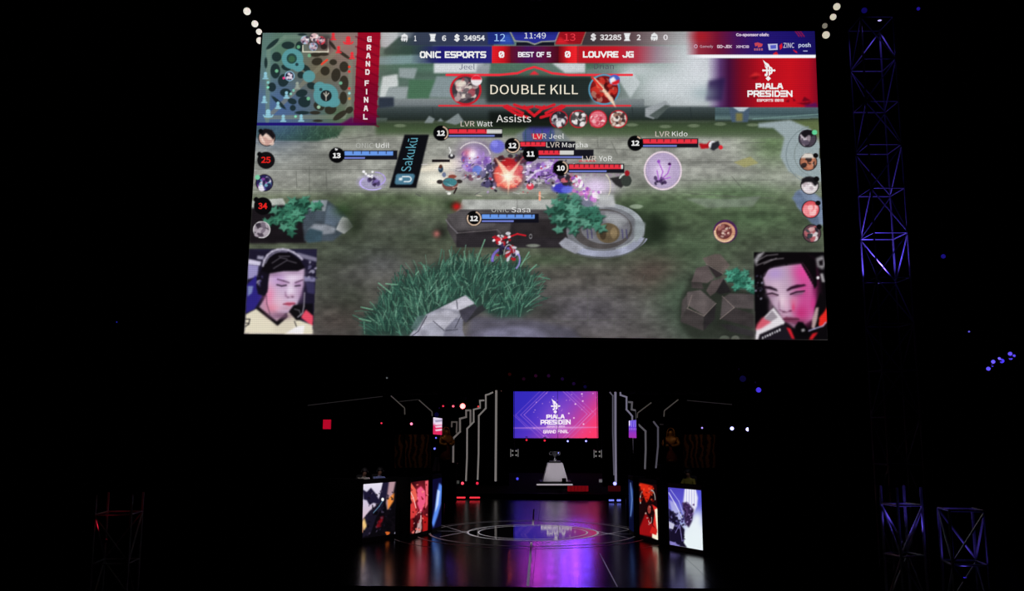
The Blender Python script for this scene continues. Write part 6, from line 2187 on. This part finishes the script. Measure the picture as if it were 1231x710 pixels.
def player(px, py, Yc, jersey, name, label, rz):
    """seated figure whose shoulder line lies on the given sight line; deck top is the seat's floor"""
    p = at(px, py, Yc)
    zf = 1.108
    base = Vector((p.x, Yc, zf))
    ch = thing('gaming_chair', base, 'black gaming chair under the ' + label.split(' seated')[0], 'chair', 'gaming chairs')
    R = Matrix.Rotation(rz, 3, 'Z')
    W = lambda x, y, z: base + R @ Vector((x, y, z))
    MB().box(W(0, .03, .42), (.5, .48, .1), rz).build('seat', BODY, ch, bevel=.03)
    MB().hexa([W(-.24, .27, .46), W(.24, .27, .46), W(.24, .36, .46), W(-.24, .36, .46), W(-.2, .4, 1.2), W(.2, .4, 1.2), W(.2, .47, 1.2), W(-.2, .47, 1.2)]).build('backrest', BODY, ch, bevel=.03)
    MB().bar(W(0, .03, .05), W(0, .03, .38), .04, 8).build('gas_column', BODY, ch)
    for k in range(5):
        a = k * 2 * math.pi / 5
        MB().bar(W(0, .03, .07), W(.3 * math.cos(a), .03 + .3 * math.sin(a), .03), .025, 6).build('foot', BODY, ch)
    t = thing('person', base + Vector((0, 0, .002)), label, 'person', 'players in the booths')
    J = [((0, .05, .56), .16), ((0, .08, .75), .15), ((0, .08, .95), .17), ((0, .06, 1.1), .09), ((0, .04, 1.17), .06), ((0, .0, 1.27), (.085, .1)), ((0, .0, 1.38), (.08, .095)),
         ((.19, .07, 1.05), .075), ((.27, -.05, .82), .05), ((.17, -.3, .76), .04), ((.13, -.38, .76), .035),
         ((-.19, .07, 1.05), .075), ((-.27, -.05, .82), .05), ((-.17, -.3, .76), .04), ((-.13, -.38, .76), .035),
         ((.1, 0, .55), .1), ((.15, -.42, .55), .075), ((.15, -.4, .1), .05), ((.16, -.56, .05), .04),
         ((-.1, 0, .55), .1), ((-.15, -.42, .55), .075), ((-.15, -.4, .1), .05), ((-.16, -.56, .05), .04)]
    E = [(0, 1), (1, 2), (2, 3), (3, 4), (4, 5), (5, 6), (2, 7), (7, 8), (8, 9), (9, 10), (2, 11), (11, 12), (12, 13), (13, 14),
         (0, 15), (15, 16), (16, 17), (17, 18), (0, 19), (19, 20), (20, 21), (21, 22)]

    def pick(c_):
        if c_.z > 1.15 or (c_.y < -.2 and .68 < c_.z < .85):
            return 0
        return 2 if c_.z < .62 else 1
    blob_mesh('body', J, E, SKIN, t, base, rz, 2, [SKIN, jersey, TROUS], pick)
    m = MB()
    pts, fs = [], []
    n, r = 14, 5
    for i in range(r + 1):
        th = math.radians(5 + 80 * i / r)
        for j in range(n):
            a = 2 * math.pi * j / n
            drop = .05 if math.sin(a) > -.2 and i == r else 0
            pts.append(W(.112 * math.sin(th) * math.cos(a), .015 + .128 * math.sin(th) * math.sin(a), 1.345 + .115 * math.cos(th) - drop))
    for i in range(r):
        for j in range(n):
            fs.append((i * n + j, i * n + (j + 1) % n, (i + 1) * n + (j + 1) % n, (i + 1) * n + j))
    m.add(pts, fs).build('hair', HAIR, t, smooth=True)
    m = MB()
    arc_ = [W(.125 * math.cos(a), .01, 1.33 + .15 * math.sin(a)) for a in [math.pi * i / 8 for i in range(9)]]
    for a, b in zip(arc_[:-1], arc_[1:]):
        m.bar(a, b, .015, 6)
    for s in (-1, 1):
        m.lathe(W(s * .105, .01, 1.32), R @ Vector((s, 0, 0)), [(0, .04), (.03, .045), (.045, .03)], 10)
    m.build('headset', BODY, t)
    return t


PALEJ = pbr('pale_jersey', (205, 200, 190), .8, 0, .12)
BLUEJ = pbr('blue_white_jersey', (150, 165, 225), .8, 0, .2)
YELJ = pbr('olive_yellow_jersey', (150, 140, 50), .8, 0, .25)
DKJ = pbr('dark_red_jersey', (96, 40, 44), .8, 0, .2)
player(438.4, 566, 33.6, PALEJ, 'person', 'person in a pale jersey seated in the left booth', .45)
player(457, 567, 34.2, BLUEJ, 'person', 'person in a blue and white jersey seated in the left booth', .45)
player(827, 569, 33.0, YELJ, 'person', 'person in a yellow jersey seated in the right booth', -.5)
player(874, 574, 31.0, DKJ, 'person', 'person in a dark red jersey seated in the right booth', -.5)

for x, lb, col, pw_ in ((-5.2, 'left', (1, .9, .95), 130), (6.2, 'right', (.9, .85, 1), 50)):
    L = moving_head((x, 30.5 if x > 0 else 31.5, 5.6), (x - .3, 33.5, 2.2), (30, 28, 30), 'added weak white lamp brightening the players in the %s booth' % lb, .06, .5, 'added booth lamps')  # added lamp over each booth, there to brighten the seated players
    lamp('spot', 'SPOT', (x, 30.6 if x > 0 else 31.6, 5.5), (x - .3 if x < 0 else x + .4, 33.6, 2.2), col, pw_, L, .06, 60, .9)

# ------------------------------------------------------------------ unseen lamps on the hidden truss, added to light floor lines and trophy
tr = truss_bar((-9, 33, 14.6), (11, 33, 14.6), .6, 1.25, 'lighting_truss', 'horizontal lighting truss hidden above the stage behind the big screen')
for x in (-8, 10):
    MB().bar((x, 33, 14.9), (x, 33, 25.9), .02).build('hang_cable', BLACK, tr)
RC3 = Vector(RC)
for x, y, aim, col, pw, ang, lb, tint in (
        (-4.5, 32.7, RC3, (1, .95, .92), 2200, 34, 'unseen white wash lamp at the left of the lighting truss', (236, 230, 226)),
        (6.5, 32.7, RC3, (1, .95, 1), 2200, 34, 'unseen white wash lamp at the right of the lighting truss', (236, 230, 236)),
        (.8, 32.7, on_z(640, 690), (.8, .7, 1), 1700, 40, 'unseen added pale violet wash lamp near the middle of the lighting truss', (206, 190, 236)),
        (3.0, 32.7, (pc.x, YT, zt - .5), (1, .95, 1), 16000, 6, 'unseen narrow white lamp on the truss added to brighten the trophy', (236, 230, 240))):
    pos = Vector((x, y, 13.7))
    L = moving_head(pos, aim, tint, lb, .14, 1.0, 'unseen wash lamps on the truss', pipe=14.29)
    d = (Vector(aim) - pos).normalized()
    lamp('spot', 'SPOT', pos + d * .06, aim, col, pw, L, .08, ang, .9)

# back lamps over the rear screen whose beams glance off the glossy floor towards the audience
for x, y, Yl, col, pw, ang, lb, tint, sz in (
        (706, 680, 74.8, (.12, .05, 1), 190, 9, 'blue-violet beam lamp over the right end of the rear screen', (10, 6, 40), .35),
        (692, 684, 74.8, (.26, .05, 1), 430, 9, 'violet beam lamp over the right half of the rear screen', (22, 6, 40), .35),
        (678, 690, 74.8, (.3, .05, 1), 250, 9, 'violet beam lamp over the middle of the rear screen', (22, 6, 40), .35),
        (661, 694, 74.8, (.45, .05, .9), 210, 9, 'pink-violet beam lamp over the left half of the rear screen', (30, 6, 36), .35),
        (645, 694, 74.8, (.55, .04, .6), 200, 9, 'magenta beam lamp over the left end of the rear screen', (36, 6, 30), .35),
        (630, 690, 74.8, (.4, .03, .45), 60, 9, 'dark magenta beam lamp outside the left end of the rear screen', (26, 4, 20), .35),
        (522.4, 690, 55.0, (.1, .06, 1), 420, 6, 'blue beam lamp hung beside the left gate', (8, 6, 40), .1),
        (612.5, 696, 74.8, (1, .1, .04), 26, 3, 'red beam lamp left of the rear screen top', (30, 4, 4), .04)):
    f = on_z(x, y)
    g_ = at(x, y, Yl)
    pos = Vector((g_.x, Yl, -g_.z))
    L = moving_head(pos, f, tint, lb, .14, 1.0, 'beam lamps over the rear screen')
    d = (f - pos).normalized()
    lamp('beam', 'SPOT', pos + d * .06, f, col, pw, L, sz, ang, 1.0)

# ------------------------------------------------------------------ truss towers either side
def tower(cx, cy, wd, z0, z1, step, rz, label):
    t = thing('truss_tower', (cx, cy, z0), label, 'truss tower', 'truss towers')
    R = Matrix.Rotation(rz, 3, 'Z')
    cs = [Vector((cx, cy, 0)) + R @ Vector((sx * wd / 2, sy * wd / 2, 0)) for sx, sy in ((-1, -1), (1, -1), (1, 1), (-1, 1))]
    for q in cs:
        MB().bar((q.x, q.y, z0), (q.x, q.y, z1), .03, 6).build('chord', STEEL, t)
    n = int((z1 - z0) / step)
    for i in range(n + 1):
        z = z0 + i * step + .05
        for k in range(4):
            a, b = cs[k], cs[(k + 1) % 4]
            MB().bar((a.x, a.y, z), (b.x, b.y, z), .02, 5).build('rung', STEEL, t)
            if i < n:
                p, q = (a, b) if (i + k) % 2 else (b, a)
                MB().bar((p.x, p.y, z + .03), (q.x, q.y, z + step - .03), .022, 5).build('brace', STEEL, t)
    MB().box((cx, cy, z0 + .02), (wd * 1.5, wd * 1.5, .03), rz).build('base_plate', BLACK, t)
    return t


tA = at(1063, 294, 26.5)
tower(tA.x, 26.5, 1.02, -1.196, 17.0, 1.39, 0.0, 'tall truss tower lit blue just right of the big screen')
tB = at(1087, 660, 17.5)
tower(tB.x, 17.5, .52, -1.196, 3.0, .95, .2, 'shorter truss tower lit blue at the lower right, nearer the stage')
tC = at(1157, 640, 16.5)
tower(tC.x, 16.5, .6, -1.196, 2.65, .95, -.15, 'shorter truss tower lit blue at the lower right corner')
tD = at(143, 620, 21)
tower(tD.x, 21, .8, -1.196, 2.6, 1.1, .1, 'truss tower lit dim red at the lower left')
BLUEL, REDL = (.16, .10, 1), (1, .02, .06)
for (x, y, Yl), (cx, cz), col, pw, lens, lb, r in (
        ((1055, 341, 26.5), (tA.x - .2, 12), BLUEL, 150, (170, 150, 255), 'blue uplight inside the tall right tower', .06),
        ((1057.5, 24.5, 26.5), (tA.x, 8), BLUEL, 14, (190, 180, 255), 'blue lamp near the top of the tall right tower', .06),
        ((1082.6, 650.6, 17.3), (tB.x, 3), BLUEL, 9, (150, 130, 255), 'blue uplight inside the nearer lower right tower', .03),
        ((1160, 694, 16.4), (tC.x, 3), BLUEL, 4, (60, 40, 200), 'blue uplight inside the lower right corner tower', .03),
        ((128, 648, 20.8), (tD.x, 4), REDL, 1.1, (70, 4, 14), 'dim red uplight inside the lower left tower', .03)):
    p = at(x, y, Yl)
    L = moving_head(p, (cx, Yl, cz), lens, lb, r, 1.0, 'tower uplights', hang=cz < p.z)
    s_ = 1 if cz > p.z else -1
    lamp('spot', 'SPOT', p + Vector((0, 0, s_ * (r + .1))), (cx, Yl, cz), col, pw, L, .05, 150, .6)

# cluster of blue lamps on the right balcony rail
rail = thing('balcony_rail', at(1208, 446, 40), 'dark balcony rail carrying blue lamps at the far right', 'rail')
a, b = at(1180, 452, 40), at(1232, 434, 40)
for dz in (0, -.5):
    MB().bar(a + Vector((0, 0, dz - .5)), b + Vector((0, 0, dz - .5)), .03, 6).build('rail_pipe', BLACK, rail)
for f in (0, .5, 1):
    q = a.lerp(b, f)
    MB().bar(q + Vector((0, .06, -.4)), q + Vector((0, .06, -9)), .025, 6).build('post', BLACK, rail)
for i, (x, y, col, r) in enumerate(((1188.2, 443, (96, 80, 240), .09), (1194, 434.6, (110, 90, 250), .085), (1193, 439, (80, 60, 220), .06), (1201.4, 430.6, (120, 96, 250), .06), (1204.4, 433.6, (76, 60, 240), .1),
                                    (1214.4, 425, (100, 80, 240), .09), (1219.2, 427.4, (90, 70, 230), .06), (1215, 430.4, (84, 66, 230), .08))):
    p = at(x, y, 40)
    moving_head(p, (0, 0, 4.2), col, '%s blue lamp from the left in the far right cluster' % ('first second third fourth fifth sixth seventh eighth'.split()[[0, 2, 1, 3, 4, 5, 7, 6][i]]), r, 1.0, 'blue balcony lamps', hang=False, arms=False, pipe=a.z + (b.z - a.z) * (p.x - a.x) / (b.x - a.x) - .5)
for x, y, Yl, col, r, lb in ((1165, 398.4, 40, (90, 80, 200), .04, 'tiny lone blue lamp left of the balcony cluster'), (1134, 308, 40, (24, 16, 110), .1, 'lone dark blue lamp right of the tall tower'),
                             (140.4, 387, 40, (40, 40, 150), .025, 'tiny blue lamp in the dark left of the big screen'), (1104, 10.5, 30, (30, 18, 130), .06, 'dark blue lamp at the top right'), (1039, 12.5, 30, (14, 8, 80), .1, 'dark blue lamp above the right tower')):
    p = at(x, y, Yl)
    moving_head(p, (0, 0, 4.2), col, lb, r, 1.0, 'lone lamps in the dark', arms=False)

# ------------------------------------------------------------------ white lamps in two drooping rows beside the big screen's top
for pts, nm in ((((297, 13.6, 4.7, .3), (306.4, 28.6, 4.3, .3), (311.4, 38.2, 3.8, .35), (312.4, 48.8, 4.3, 0)), 'left'), (((1006, 8, 4.4, -.3), (1001.6, 20.4, 4, -.3), (991.6, 31, 3.4, -.6), (993, 42, 4.6, 0)), 'right')):
    P = [at(x, y, 26.2) for x, y, r, a in pts]
    t = thing('lamp_chain', P[0] + Vector((0, .25, .4)), 'dark hanging cable carrying white lamps at the top %s corner of the screen' % nm, 'cable', 'lamp chains')
    m = MB()
    Q = [P[0] + Vector((0, .2, 2.2))] + [p + Vector((0, .2, .05)) for p in P]
    for a, b in zip(Q[:-1], Q[1:]):
        m.bar(a, b, .02, 5)
    m.build('cable', BLACK, t)
    for i, (p, (x, y, r, a)) in enumerate(zip(P, pts)):
        rr = r * 26.2 / F_PX
        d = Vector((a * (1 if nm == 'left' else 1) * .9 - .3 * (1 if nm == 'right' else -1), -1, -.35)).normalized()
        lt = thing('par_lamp', p + Vector((0, .1, .1)), '%s white round lamp down the chain at the top %s of the screen' % (('first', 'second', 'third', 'last')[i], nm), 'lamp', 'white lamps beside the screen')
        MB().lathe(p - d * rr * 2.2, d, [(0, rr * .5), (rr * .8, rr * .8), (rr * 2.0, rr * 1.04), (rr * 2.2, rr * 1.06)], 16).build('lamp_can', BODY, lt)
        MB().lathe(p + d * .004, d, [(0, rr), (rr * .15, rr * .8), (rr * .22, rr * .3)], 16).build('lens', emit(*((232, 226, 216) if nm == 'left' else ((206, 200, 180) if i != 2 else (120, 116, 104)))), lt)
        MB().bar(p - d * rr, p + Vector((0, .2, .05)), .015, 5).build('bracket', BODY, lt)
